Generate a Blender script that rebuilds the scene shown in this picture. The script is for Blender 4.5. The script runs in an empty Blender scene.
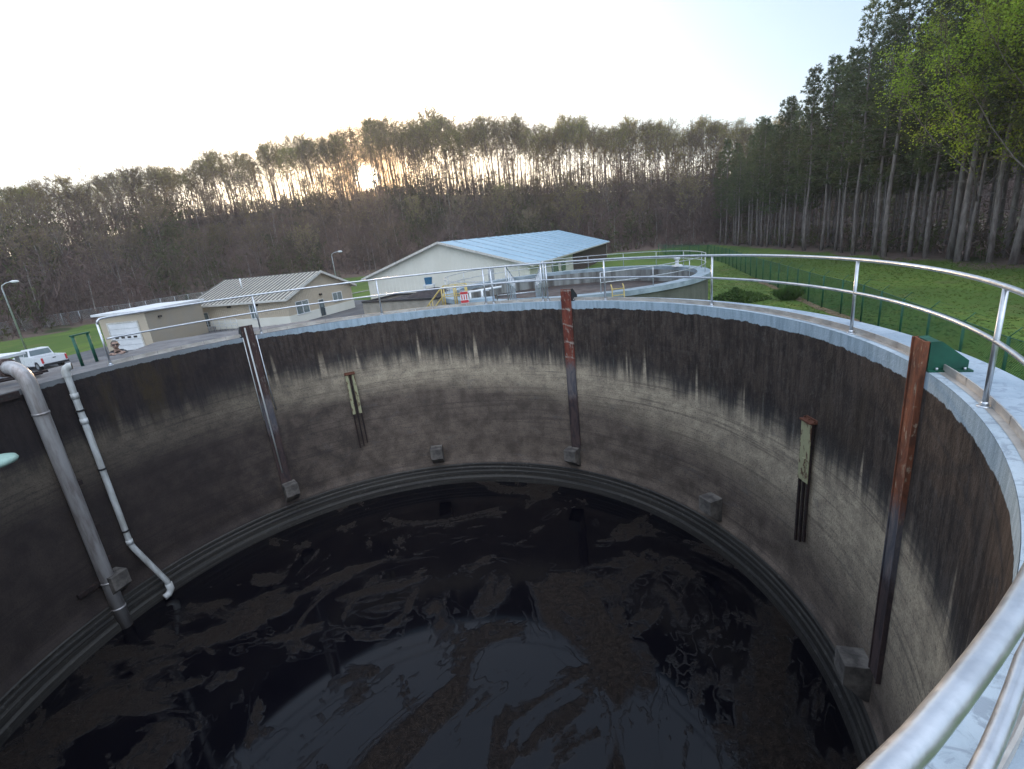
import bpy, math, random
from mathutils import Vector, Matrix
import numpy as np
R_ = math.radians
sc = bpy.context.scene
col = sc.collection

# ------------------------------------------------------------------ camera, sky, sun, exposure
CAMZ = 1.894
PIT, ROL = 0.2906, -0.1062
cd = bpy.data.cameras.new('camera'); cam = bpy.data.objects.new('camera', cd); col.objects.link(cam); sc.camera = cam
cd.sensor_width = 36; cd.lens = 36 * 493.54 / 1024; cd.clip_start = 0.05; cd.clip_end = 4000
w_ = Vector((0, math.cos(PIT), -math.sin(PIT))); r0 = Vector((1, 0, 0)); u0 = r0.cross(w_)
cr = r0 * math.cos(ROL) + u0 * math.sin(ROL); cu = -r0 * math.sin(ROL) + u0 * math.cos(ROL)
cam.matrix_world = Matrix(((cr.x, cu.x, -w_.x, 0), (cr.y, cu.y, -w_.y, 0), (cr.z, cu.z, -w_.z, CAMZ), (0, 0, 0, 1)))

SUN_AZ, SUN_EL = R_(-12.85), R_(7.26)      # azimuth clockwise from +Y
sdir = Vector((math.sin(SUN_AZ) * math.cos(SUN_EL), math.cos(SUN_AZ) * math.cos(SUN_EL), math.sin(SUN_EL)))
world = bpy.data.worlds.new("World"); sc.world = world; world.use_nodes = True
wn = world.node_tree; wn.nodes.clear()
wo = wn.nodes.new('ShaderNodeOutputWorld'); bg = wn.nodes.new('ShaderNodeBackground')
sky = wn.nodes.new('ShaderNodeTexSky'); sky.sky_type = 'NISHITA'; sky.sun_disc = False
sky.sun_elevation = SUN_EL; sky.sun_rotation = SUN_AZ; sky.air_density = 1.0; sky.dust_density = 1.0; sky.ozone_density = 1.5
bg.inputs[1].default_value = 0.15
# a light veil of thin high cloud evens the sky towards white; the sun itself stands in it with its aureole
geo = wn.nodes.new('ShaderNodeTexCoord')
dot = wn.nodes.new('ShaderNodeVectorMath'); dot.operation = 'DOT_PRODUCT'; dot.inputs[1].default_value = sdir
wn.links.new(geo.outputs['Generated'], dot.inputs[0])
def wmath(op, a, b=None):
    m = wn.nodes.new('ShaderNodeMath'); m.operation = op
    for i, v in enumerate((a, b)):
        if v is None: continue
        if isinstance(v, (int, float)): m.inputs[i].default_value = v
        else: wn.links.new(v, m.inputs[i])
    return m.outputs[0]
def lobe(sharp, amp):     # amp * exp(sharp*(cos-1))
    return wmath('MULTIPLY', wmath('EXPONENT', wmath('MULTIPLY', wmath('SUBTRACT', dot.outputs['Value'], 1.0), sharp)), amp)
veil = wn.nodes.new('ShaderNodeMix'); veil.data_type = 'RGBA'; veil.inputs[0].default_value = 0.45
veil.inputs[7].default_value = (2.1, 2.9, 4.3, 1)
wn.links.new(sky.outputs[0], veil.inputs[6])
def wadd(a, fac, rgb):
    s = wn.nodes.new('ShaderNodeVectorMath'); s.operation = 'SCALE'; s.inputs[0].default_value = rgb; wn.links.new(fac, s.inputs['Scale'])
    t = wn.nodes.new('ShaderNodeVectorMath'); t.operation = 'ADD'; wn.links.new(a, t.inputs[0]); wn.links.new(s.outputs[0], t.inputs[1])
    return t.outputs[0]
x = wadd(veil.outputs[2], lobe(9, 3.6), (1.0, 0.93, 0.84))
dot2 = wn.nodes.new('ShaderNodeVectorMath'); dot2.operation = 'DOT_PRODUCT'; dot2.inputs[1].default_value = Vector((.1, -.5, .86)).normalized()
wn.links.new(geo.outputs['Generated'], dot2.inputs[0])
# unseen glow added to the sky overhead and behind, filling camera-facing surfaces
x = wadd(x, wmath('MULTIPLY', wmath('EXPONENT', wmath('MULTIPLY', wmath('SUBTRACT', dot2.outputs['Value'], 1.0), 3.5)), 9.0), (0.93, 0.98, 1.06))
wm = wn.nodes.new('ShaderNodeMix'); wm.data_type = 'RGBA'; wn.links.new(lobe(230, .95), wm.inputs[0]); wn.links.new(x, wm.inputs[6]); wm.inputs[7].default_value = (7.5, 3.3, .9, 1)
x = wm.outputs[2]
x = wadd(x, lobe(13000, 300.0), (1.0, 0.88, 0.66))
wn.links.new(x, bg.inputs[0]); wn.links.new(bg.outputs[0], wo.inputs[0])
sl = bpy.data.lights.new('sun', 'SUN'); sl.energy = 4.2; sl.angle = R_(0.5); sl.color = (1, 0.70, 0.42)
so = bpy.data.objects.new('sun', sl); col.objects.link(so); so.rotation_euler = (-sdir).to_track_quat('-Z', 'Y').to_euler()
sc.view_settings.view_transform = 'Standard'; sc.view_settings.look = 'None'; sc.view_settings.gamma = 1
sc.view_settings.exposure = 0.85; sc.view_settings.use_curve_mapping = False
sc.cycles.max_bounces = 6; sc.cycles.transparent_max_bounces = 24; sc.cycles.sample_clamp_indirect = 4

# ------------------------------------------------------------------ geometry helpers
class MB:
    def __init__(s): s.v = []; s.f = []; s.m = []; s.sm = []; s.cur = 0; s.smooth = False
    def add(s, vs, fs):
        o = len(s.v); s.v += [tuple(v) for v in vs]; s.f += [tuple(i + o for i in f) for f in fs]
        s.m += [s.cur] * len(fs); s.sm += [s.smooth] * len(fs)
    def box(s, a, b):
        x0, y0, z0 = a; x1, y1, z1 = b
        s.add([(x0,y0,z0),(x1,y0,z0),(x1,y1,z0),(x0,y1,z0),(x0,y0,z1),(x1,y0,z1),(x1,y1,z1),(x0,y1,z1)],
              [(0,3,2,1),(4,5,6,7),(0,1,5,4),(1,2,6,5),(2,3,7,6),(3,0,4,7)])
    def hexa(s, p):      # eight points, bottom ring then top ring
        s.add(p, [(0,3,2,1),(4,5,6,7),(0,1,5,4),(1,2,6,5),(2,3,7,6),(3,0,4,7)])
    def tube(s, pts, rad, n=8, cap=True):
        pts = [Vector(p) for p in pts]; k = len(pts)
        if isinstance(rad, (int, float)): rad = [rad] * k
        vs = []; fs = []; ref = None
        for i, p in enumerate(pts):
            t = (pts[min(i + 1, k - 1)] - pts[max(i - 1, 0)]).normalized()
            if ref is None: ref = t.orthogonal().normalized()
            ref = (ref - t * ref.dot(t)).normalized(); b = t.cross(ref)
            for j in range(n):
                a = 2 * math.pi * j / n; vs.append(p + (ref * math.cos(a) + b * math.sin(a)) * rad[i])
        for i in range(k - 1):
            for j in range(n):
                a = i * n + j; b2 = i * n + (j + 1) % n; fs.append((a, b2, b2 + n, a + n))
        if cap: fs.append(tuple(range(n - 1, -1, -1))); fs.append(tuple((k - 1) * n + j for j in range(n)))
        s.add(vs, fs)
    def strip(s, a, b, w, nrm):
        a = Vector(a); b = Vector(b); d = (b - a); c = d.cross(Vector(nrm))
        if c.length < 1e-6: c = d.orthogonal()
        c = c.normalized() * (w / 2); s.add([a - c, b - c * .4, b + c * .4, a + c], [(0,1,2,3)])
    def prism(s, poly, z0, z1):
        n = len(poly); s.add([(p[0], p[1], z0) for p in poly] + [(p[0], p[1], z1) for p in poly],
            [tuple(range(n - 1, -1, -1)), tuple(range(n, 2 * n))] + [(i, (i + 1) % n, n + (i + 1) % n, n + i) for i in range(n)])
    def lathe(s, prof, a0=0, a1=360, n=160, c=(0, 0)):
        full = abs(a1 - a0 - 360) < 1e-6; k = len(prof); vs = []; fs = []; m = n if full else n + 1
        for i in range(m):
            a = R_(a0 + (a1 - a0) * i / n)
            for (r, z) in prof: vs.append((c[0] + r * math.cos(a), c[1] + r * math.sin(a), z))
        for i in range(n):
            i2 = (i + 1) % m
            for j in range(k - 1): fs.append((i*k+j, i2*k+j, i2*k+j+1, i*k+j+1))
        s.add(vs, fs)
    def build(s, name, mats, parent=None, loc=(0,0,0), rz=0, bevel=0):
        me = bpy.data.meshes.new(name); me.from_pydata(s.v, [], s.f)
        for m in (mats if isinstance(mats, (list, tuple)) else [mats]): me.materials.append(m)
        me.polygons.foreach_set('material_index', s.m); me.polygons.foreach_set('use_smooth', s.sm); me.update()
        o = bpy.data.objects.new(name, me); col.objects.link(o); o.location = loc; o.rotation_euler = (0, 0, rz)
        if parent: o.parent = parent
        if bevel:
            b = o.modifiers.new('edge', 'BEVEL'); b.width = bevel; b.segments = 2; b.limit_method = 'ANGLE'
        return o
def tag(o, label=None, cat=None, group=None, kind=None):
    if label: o['label'] = label
    if cat: o['category'] = cat
    if group: o['group'] = group
    if kind: o['kind'] = kind
    return o
def thing(name, label, cat, loc=(0,0,0), rz=0, group=None):
    o = bpy.data.objects.new(name, None); col.objects.link(o); o.location = loc; o.rotation_euler = (0, 0, rz)
    return tag(o, label, cat, group)
def dup(root, loc, rz=0, scale=1.0, label=None):
    r = root.copy(); col.objects.link(r); r.location = loc; r.rotation_euler = (0, 0, rz); r.scale = (scale,) * 3 if isinstance(scale, (int, float)) else scale
    if label: r['label'] = label
    for ch in root.children:
        c = ch.copy(); col.objects.link(c); c.parent = r
        for g in ch.children:
            d = g.copy(); col.objects.link(d); d.parent = c
    return r

# ------------------------------------------------------------------ materials
class NT:
    def __init__(s, name):
        s.m = bpy.data.materials.new(name); s.m.use_nodes = True; s.t = s.m.node_tree; s.t.nodes.clear()
        s.out = s.t.nodes.new('ShaderNodeOutputMaterial'); s.b = s.t.nodes.new('ShaderNodeBsdfPrincipled')
        s.t.links.new(s.b.outputs[0], s.out.inputs[0]); s.tc = s.t.nodes.new('ShaderNodeTexCoord')
        s.sep = s.t.nodes.new('ShaderNodeSeparateXYZ'); s.t.links.new(s.tc.outputs['Object'], s.sep.inputs[0])
        s.X, s.Y, s.Z = s.sep.outputs
    def set(s, i, v):
        if isinstance(v, bpy.types.NodeSocket): s.t.links.new(v, i)
        elif isinstance(v, (tuple, list)): i.default_value = tuple(v) + (1,) * (len(i.default_value) - len(v))
        else: i.default_value = v
    def math(s, op, a, b=None, c=None, clamp=False):
        m = s.t.nodes.new('ShaderNodeMath'); m.operation = op; m.use_clamp = clamp
        for i, v in enumerate((a, b, c)):
            if v is not None: s.set(m.inputs[i], v)
        return m.outputs[0]
    def noise(s, scale, detail=4, rough=.55, stretch=(1,1,1), dist=0, off=(0,0,0)):
        mp = s.t.nodes.new('ShaderNodeMapping'); s.t.links.new(s.tc.outputs['Object'], mp.inputs[0])
        mp.inputs['Scale'].default_value = stretch; mp.inputs['Location'].default_value = off
        n = s.t.nodes.new('ShaderNodeTexNoise'); s.t.links.new(mp.outputs[0], n.inputs['Vector'])
        n.inputs['Scale'].default_value = scale; n.inputs['Detail'].default_value = detail; n.inputs['Roughness'].default_value = rough; n.inputs['Distortion'].default_value = dist
        return n.outputs['Fac']
    def step(s, v, a, b, lo=0., hi=1., smooth=True):
        m = s.t.nodes.new('ShaderNodeMapRange'); m.interpolation_type = 'SMOOTHSTEP' if smooth else 'LINEAR'
        s.set(m.inputs[0], v); s.set(m.inputs[1], a); s.set(m.inputs[2], b); s.set(m.inputs[3], lo); s.set(m.inputs[4], hi)
        return m.outputs[0]
    def mix(s, f, a, b, mode='MIX'):
        m = s.t.nodes.new('ShaderNodeMix'); m.data_type = 'RGBA'; m.blend_type = mode
        s.set(m.inputs[0], f); s.set(m.inputs[6], a); s.set(m.inputs[7], b); return m.outputs[2]
    def bump(s, h, strength=.3, dist=.02):
        b = s.t.nodes.new('ShaderNodeBump'); b.inputs['Strength'].default_value = strength; b.inputs['Distance'].default_value = dist
        s.set(b.inputs['Height'], h); s.t.links.new(b.outputs[0], s.b.inputs['Normal'])
    def fin(s, color, rough=.8, metal=0., spec=.5):
        s.set(s.b.inputs['Base Color'], color); s.set(s.b.inputs['Roughness'], rough); s.set(s.b.inputs['Metallic'], metal)
        s.set(s.b.inputs['Specular IOR Level'], spec); return s.m
def mat(name, c, rough=.7, metal=0, c2=None, scale=4, amt=(.35,.65), stretch=(1,1,1), bump=0, bs=None, spec=.4):
    n = NT(name); c2 = c2 or tuple(v * .75 for v in c)
    k = n.noise(scale, 5, .6, stretch); cc = n.mix(n.step(k, *amt), c, c2)
    if bump: n.bump(n.noise(bs or scale * 6, 4, .6, stretch), bump, .02)
    return n.fin(cc, n.step(n.noise(scale * 2.3, 3), .3, .7, rough * .85, min(1, rough * 1.15)), metal, spec)
M = {}
def leafmat(name, c, c2, scale=.35, tr=.35):
    n = NT(name); k = n.noise(scale, 4, .7); cc = n.mix(n.step(k, .35, .65), c, c2)
    oi = n.t.nodes.new('ShaderNodeObjectInfo')
    hv = n.t.nodes.new('ShaderNodeHueSaturation'); n.set(hv.inputs['Color'], cc); n.set(hv.inputs['Value'], n.step(oi.outputs['Random'], 0, 1, .7, 1.3, False))
    n.set(hv.inputs['Hue'], n.step(oi.outputs['Random'], 0, 1, .485, .512, False))
    n.fin(hv.outputs[0], .75, 0, .2)
    t = n.t.nodes.new('ShaderNodeBsdfTranslucent'); n.set(t.inputs[0], hv.outputs[0]); a = n.t.nodes.new('ShaderNodeMixShader'); a.inputs[0].default_value = tr
    n.t.links.new(n.b.outputs[0], a.inputs[1]); n.t.links.new(t.outputs[0], a.inputs[2]); n.t.links.new(a.outputs[0], n.out.inputs[0])
    return n.m
M['galv'] = mat('galvanised_pipe', (.62,.64,.67), .34, .85, (.50,.52,.55), 9, bump=.05, bs=60)
M['galv_far'] = mat('galvanised_post', (.58,.60,.62), .4, .6, (.42,.44,.46), 6)
M['alu'] = mat('aluminium_strip', (.52,.49,.45), .5, .35, (.36,.33,.30), 3, stretch=(1,1,3))
M['pvc'] = mat('pale_pvc', (.58,.60,.60), .45, 0, (.36,.36,.34), 2.2, stretch=(3,3,.6), bump=.05)
M['steelpipe'] = mat('dirty_steel_pipe', (.46,.45,.45), .38, .45, (.20,.17,.16), 1.6, (.38,.7), (3,3,.5), .08)
M['black'] = mat('black_rubber', (.02,.02,.022), .6)
M['rustdark'] = mat('dark_rusted_steel', (.030,.017,.016), .8, 0, (.014,.010,.011), 6, bump=.4)
M['rustor'] = mat('flaking_orange_rust', (.13,.05,.028), .85, 0, (.10,.035,.022), 7, bump=.5)
M['green'] = mat('dark_green_paint', (.012,.095,.058), .5, 0, (.008,.06,.038), 3, bump=.1)
M['greenfence'] = mat('green_fence_paint', (.010,.10,.05), .5, 0, (.008,.07,.035), 2)
M['concrete'] = mat('weathered_concrete', (.34,.33,.31), .9, 0, (.20,.19,.18), 1.5, bump=.5, bs=14)
M['corbel'] = mat('corbel_concrete', (.17,.155,.14), .92, 0, (.055,.05,.048), 3, bump=.7, bs=18)
M['wallgreen'] = mat('dark_stained_concrete', (.13,.135,.11), .9, 0, (.085,.088,.072), .9, stretch=(1,1,.3), bump=.3)
M['bluepaint'] = mat('pale_blue_coating', (.36,.44,.50), .75, 0, (.26,.33,.38), 1.2, bump=.4, bs=18)
M['tan'] = mat('tan_metal_siding', (.50,.42,.315), .55, 0, (.46,.39,.30), .6)
M['tandark'] = mat('dark_tan_siding', (.34,.285,.215), .6, 0, (.32,.28,.225), .6)
M['cream'] = mat('cream_metal_siding', (.72,.70,.62), .55, 0, (.68,.66,.58), .5)
M['roofA'] = mat('ribbed_grey_roof', (.54,.50,.42), .5, .1, (.45,.42,.36), 1)
M['roofgap'] = mat('roof_rib_dark', (.15,.14,.125), .6, 0)
M['roofB'] = mat('pale_blue_metal_roof', (.31,.46,.56), .5, .1, (.26,.40,.50), .25)
M['white'] = mat('white_painted_metal', (.75,.76,.77), .45, 0, (.66,.67,.68), 1.2)
M['trim'] = mat('pale_trim', (.62,.60,.55), .5)
M['dark'] = mat('dark_opening', (.03,.028,.028), .8)
M['brown'] = mat('brown_shed_boards', (.10,.065,.055), .8, 0, (.06,.04,.035), 3, stretch=(4,4,.3))
M['glass'] = mat('window_glass', (.10,.14,.15), .08, 0, (.16,.2,.2), 1, spec=1)
M['door'] = mat('dark_teal_door', (.055,.075,.085), .5)
M['yellow'] = mat('yellow_safety_paint', (.55,.42,.14), .5, 0, (.42,.31,.12), 3)
M['blue'] = mat('deep_blue_plastic', (.02,.13,.25), .4)
M['red'] = mat('red_sign_paint', (.60,.05,.06), .5)
M['asphalt'] = mat('grey_asphalt', (.12,.12,.125), .9, 0, (.085,.085,.09), .35, bump=.4, bs=20)
M['mound'] = mat('dark_sludge_mound', (.05,.042,.045), .95, 0, (.03,.026,.028), 2, bump=.8)
M['bark'] = mat('grey_bark', (.20,.165,.15), .95, 0, (.11,.09,.085), 5, stretch=(1,1,.3), bump=.5)
M['barkpale'] = mat('pale_grey_bark', (.33,.30,.27), .9, 0, (.17,.15,.135), 3, stretch=(1,1,.4), bump=.3)
M['pinebark'] = mat('pine_bark', (.27,.23,.215), .95, 0, (.15,.12,.11), 4, stretch=(1,1,.25), bump=.6)
M['twig'] = leafmat('bare_twigs', (.22,.165,.125), (.17,.13,.10), .3, .2)
M['bud'] = leafmat('budding_twigs', (.27,.26,.085), (.24,.19,.085), .25, .6)
M['needle'] = leafmat('pine_needles', (.135,.155,.065), (.080,.100,.045), .25, .3)
M['fresh'] = leafmat('fresh_spring_leaves', (.40,.50,.06), (.27,.38,.045), .3, .55)
M['shrub'] = leafmat('dark_shrub_leaves', (.045,.09,.022), (.075,.13,.03), 1.2, .25)
M['brush'] = leafmat('woodland_brush', (.235,.165,.14), (.165,.125,.105), .05, .2)
M['under'] = leafmat('green_understorey', (.11,.14,.05), (.13,.13,.055), .1, .35)

# tank wall: coating at the lip, dark streaked stain below it, bare grey-tan band, mottled bottom
def tankwall():
    n = NT('stained_tank_concrete'); m = n.math
    th = m('ARCTAN2', n.Y, n.X); th = m('ADD', th, m('MULTIPLY', m('LESS_THAN', th, R_(-140)), 2 * math.pi))
    big = n.noise(.9, 3, .5, (1,1,.15)); st = n.noise(4.2, 4, .6, (1,1,.05)); fine = n.noise(15, 5, .65, (1,1,.05)); grain = n.noise(26, 5, .7)
    med = n.noise(2.2, 5, .62); hb = n.noise(2.0, 5, .6, (.12,.12,6)); patch = n.noise(3.2, 6, .65, (1,1,1.2), 0, (7,2,4))
    base = n.step(th, R_(25), R_(95), -2.02, -1.28, False)
    zd = m('ADD', base, m('MULTIPLY', m('SUBTRACT', st, .5), 1.1))
    zd = m('ADD', zd, m('MULTIPLY', m('SUBTRACT', fine, .5), .45))
    fing = m('MULTIPLY', n.step(n.noise(3.1, 3, .5, (1,1,.02), 0, (2,6,1)), .60, .70), n.noise(1.1, 2, .5, (1,1,.02), 0, (8,2,1)))
    zd = m('ADD', zd, m('MULTIPLY', fing, 1.3))
    dark = n.step(m('ADD', n.Z, m('MULTIPLY', m('SUBTRACT', grain, .5), .25)), m('SUBTRACT', zd, .5), m('ADD', zd, .2))
    # colours
    light = n.mix(n.step(patch, .3, .7), (.52,.435,.32), (.30,.25,.19))
    low = n.mix(n.step(med, .3, .7), (.185,.146,.118), (.085,.067,.056))
    lowz = n.step(m('ADD', n.Z, m('MULTIPLY', m('SUBTRACT', hb, .5), 1.0)), n.step(th, R_(-40), R_(90), -5.4, -2.7, False), n.step(th, R_(-40), R_(90), -3.2, -1.85, False))
    c = n.mix(lowz, low, light)
    c = n.mix(m('MULTIPLY', n.step(hb, .50, .66), .5), c, (.060,.047,.043))
    c = n.mix(m('MULTIPLY', n.step(n.noise(30, 4, .7, (1,1,1.6), 0, (1,1,1)), .5, .62), .35), c, (.045,.037,.034))
    c = n.mix(m('MULTIPLY', n.step(n.noise(1.7, 6, .7, (1,1,2.5), 0, (3,3,9)), .57, .68), .38), c, (.105,.103,.106))
    dk = n.mix(n.step(n.noise(9, 4, .7, (1,1,.12)), .32, .66), (.024,.0175,.015), (.075,.056,.046))
    ol = m('MULTIPLY', m('MULTIPLY', n.step(th, R_(138), R_(146)), n.step(th, R_(160), R_(152))), n.step(n.noise(2.2, 4, .6, (1,1,.18), 0, (4,4,4)), .42, .6)); dk = n.mix(m('MULTIPLY', ol, .9), dk, (.14,.10,.025))
    dk = n.mix(m('MULTIPLY', n.step(n.noise(11, 6, .75, (1,1,.6)), .5, .64), .55), dk, (.095,.082,.074)); dk = n.mix(m('MULTIPLY', n.step(med, .5, .66), .6), dk, (.016,.013,.014))
    dk = n.mix(m('MULTIPLY', n.step(n.noise(1.3, 4, .6, (1,1,.25), 0, (5,1,0)), .55, .7), .45), dk, (.040,.028,.018))
    pale = m('MULTIPLY', n.step(fine, .56, .72), n.step(n.noise(2.6, 2, .5, (1,1,.03), 0, (1,8,3)), .50, .66))
    fade = n.step(n.Z, m('ADD', base, 1.3), m('SUBTRACT', base, .2))
    dk = n.mix(m('MULTIPLY', pale, m('MULTIPLY', fade, .9)), dk, (.17,.175,.16))
    dk = n.mix(m('MULTIPLY', n.step(n.Z, m('ADD', base, .55), m('SUBTRACT', base, .1)), .35), dk, (.035,.045,.055))
    c = n.mix(dark, c, dk)
    # drying lines and coating
    edge = m('ADD', m('MULTIPLY', m('SUBTRACT', n.noise(5, 6, .75, (1,1,.1)), .5), .14), m('MULTIPLY', m('SUBTRACT', big, .5), .12))
    pe = n.step(th, R_(105), R_(135), 0, .10); pm = n.step(m('SUBTRACT', m('ADD', n.Z, edge), pe), -.215, -.20)
    pc = n.mix(n.step(n.noise(9, 5, .6, (1,1,.15)), .35, .7), (.38,.48,.56), (.26,.34,.40))
    pc = n.mix(n.step(th, R_(100), R_(150)), pc, (.17,.18,.19))
    lf = n.step(m('ADD', th, m('MULTIPLY', m('SUBTRACT', med, .5), .35)), R_(95), R_(145), 0, .76);  # left-side darkening painted into the wall colour by angle
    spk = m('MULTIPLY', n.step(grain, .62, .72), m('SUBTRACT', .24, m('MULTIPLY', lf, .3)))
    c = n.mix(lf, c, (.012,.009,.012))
    c = n.mix(spk, c, (.30,.275,.24)); c = n.mix(m('MULTIPLY', n.step(grain, .46, .34), .55), c, (.02,.017,.016))
    c = n.mix(pm, c, pc)
    n.bump(m('ADD', grain, m('MULTIPLY', hb, .6)), .5, .03)
    return n.fin(c, .85, 0, .3)
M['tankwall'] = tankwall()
def coping():
    n = NT('coated_rim_top'); m = n.math; th = m('ARCTAN2', n.Y, n.X); th = m('ADD', th, m('MULTIPLY', m('LESS_THAN', th, R_(-140)), 2 * math.pi))
    k = n.noise(1.1, 6, .65); c = n.mix(n.step(k, .38, .68), (.42,.49,.545), (.27,.335,.385))
    c = n.mix(m('MULTIPLY', n.step(n.noise(7, 6, .7, (1,1,1), 1.2), .50, .64), .6), c, (.19,.22,.26))
    rr = m('SQRT', m('ADD', m('MULTIPLY', n.X, n.X), m('MULTIPLY', n.Y, n.Y)))
    c = n.mix(m('MULTIPLY', n.step(rr, 7.60, 7.64), .35), c, (.22,.28,.36))
    old = n.mix(n.step(n.noise(2.5, 6, .7), .35, .65), (.10,.10,.105), (.16,.16,.165))
    c = n.mix(n.step(m('ADD', th, m('MULTIPLY', n.noise(.8), .3)), R_(108), R_(122)), c, old)
    joint = m('FRACT', m('MULTIPLY', th, 180 / math.pi / 6.0)); c = n.mix(m('MULTIPLY', n.step(joint, .012, .004), .5), c, (.12,.13,.14))
    n.bump(n.noise(20, 5, .7), .35, .02); return n.fin(c, .8, 0, .35)
M['coping'] = coping()
def ledge():
    n = NT('wet_ledge_concrete'); hb = n.noise(3, 5, .6, (.1,.1,9)); g = n.noise(9, 5, .7)
    c = n.mix(n.step(hb, .38, .62), (.045,.042,.038), (.014,.013,.013)); c = n.mix(n.step(g, .55, .7), c, (.07,.066,.06))
    n.bump(n.math('ADD', g, hb), .6, .03); return n.fin(c, .65, 0, .4)
M['ledge'] = ledge()
def water():
    n = NT('black_scummy_water'); m = n.math
    def field(off, sc_, d): return n.noise(sc_, 7, .62, (1,1,1), d, off)
    A1 = n.noise(.15, 4, .55, (1,1,1), 2.6, (3.3,1.7,0)); B1 = n.noise(.30, 5, .6, (1,1,1), 3.2, (9.1,4.4,2))
    fine = n.noise(11, 6, .75, (1,1,1), .6); grit = n.noise(42, 3, .7); lump = n.noise(3.4, 5, .7, (1,1,1), 1.4)
    wob = m('MULTIPLY', m('SUBTRACT', lump, .5), .09)
    A2 = m('ADD', A1, m('MULTIPLY', wob, .5)); B2 = m('ADD', B1, wob)
    body = n.step(A2, .515, .585); body2 = m('MULTIPLY', n.step(B2, .56, .64), .65)
    lines = m('MULTIPLY', n.step(m('ABSOLUTE', m('SUBTRACT', m('FRACT', m('MULTIPLY', A2, 17.)), .5)), .10, .02), n.step(A2, .42, .50))
    fo = m('MAXIMUM', m('MAXIMUM', m('MULTIPLY', body, .9), body2), m('MULTIPLY', lines, m('MULTIPLY', n.step(B1, .42, .56), .22)))
    fo = m('MULTIPLY', fo, n.step(lump, .34, .54, .35, 1)); fo = m('MULTIPLY', fo, n.step(grit, .30, .56, .3, 1))
    c = n.mix(fo, (.002,.002,.004), n.mix(n.step(fine, .35, .65), (.052,.040,.034), (.020,.016,.014)))
    n.bump(m('MULTIPLY', fo, m('ADD', fine, grit)), .9, .03)
    return n.fin(c, m('ADD', m('MULTIPLY', fo, .75), .06), 0, m('SUBTRACT', .26, m('MULTIPLY', fo, .22)))
M['water'] = water()
def rustbeam(name, kind):
    n = NT(name); m = n.math; k = n.noise(5, 6, .7, (1,1,.35), .6, (kind * 3, 0, 0)); f = n.noise(14, 5, .7, (1,1,.4))
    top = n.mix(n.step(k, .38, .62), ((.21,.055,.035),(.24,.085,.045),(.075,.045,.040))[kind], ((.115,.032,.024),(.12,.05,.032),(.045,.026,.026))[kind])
    top = n.mix(n.step(f, .56, .66), top, ((.30,.26,.22),(.36,.27,.19),(.14,.12,.11))[kind])
    if kind == 0:      # pale joints across the beam
        jt = m('FRACT', m('ADD', m('MULTIPLY', n.Z, 2.1), m('MULTIPLY', n.noise(1.3, 3), .9))); top = n.mix(m('MULTIPLY', n.step(jt, .15, .05), n.step(f, .35, .6)), top, (.34,.31,.27))
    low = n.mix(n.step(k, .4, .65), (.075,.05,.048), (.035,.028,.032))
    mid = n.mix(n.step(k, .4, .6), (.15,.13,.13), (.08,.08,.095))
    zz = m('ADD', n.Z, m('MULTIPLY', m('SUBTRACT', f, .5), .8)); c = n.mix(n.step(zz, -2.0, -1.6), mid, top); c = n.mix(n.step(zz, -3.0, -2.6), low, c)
    n.bump(m('ADD', k, f), .6, .02); return n.fin(c, .85, 0, .3)
def yellowgreen():
    n = NT('peeling_yellow_paint'); k = n.noise(9, 6, .7, (1,1,.5)); c = n.mix(n.step(k, .5, .6), (.34,.33,.20), (.11,.06,.04)); n.bump(k, .4, .01); return n.fin(c, .75, 0, .3)
M['peel'] = yellowgreen()
def ground():
    n = NT('grass_and_woodland_floor'); m = n.math
    a = n.noise(.06, 5, .6); b = n.noise(.9, 6, .7); f = n.noise(7, 4, .7)
    g = n.mix(n.step(a, .36, .64), (.105,.168,.032), (.068,.116,.026)); g = n.mix(n.step(b, .45, .7), g, (.13,.155,.035)); g = n.mix(m('MULTIPLY', n.step(n.noise(.10, 3, .5, (1,.35,1), .5, (2,7,0)), .5, .62), .5), g, (.045,.085,.02))  # stretched dark bands paint mowing stripes and shade into the lawn colour
    g = n.mix(m('MULTIPLY', n.step(n.noise(14, 3, .6), .5, .7), .3), g, (.045,.08,.018))
    g = n.mix(m('MULTIPLY', n.step(n.noise(.22, 5, .65, (1,1,1), 0, (4,4,0)), .56, .68), .55), g, (.13,.125,.05))
    at = n.t.nodes.new('ShaderNodeAttribute'); at.attribute_name = 'wood'
    wd = n.mix(n.step(b, .3, .7), (.15,.105,.09), (.09,.07,.055)); wd = n.mix(n.step(n.noise(.12, 4), .52, .66), wd, (.04,.05,.02))
    c = n.mix(n.step(m('ADD', at.outputs['Fac'], m('MULTIPLY', m('SUBTRACT', b, .5), .5)), .4, .6), g, wd)
    n.bump(n.noise(16, 3, .6), .35, .03); return n.fin(c, .95, 0, .15)
M['ground'] = ground()

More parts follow.
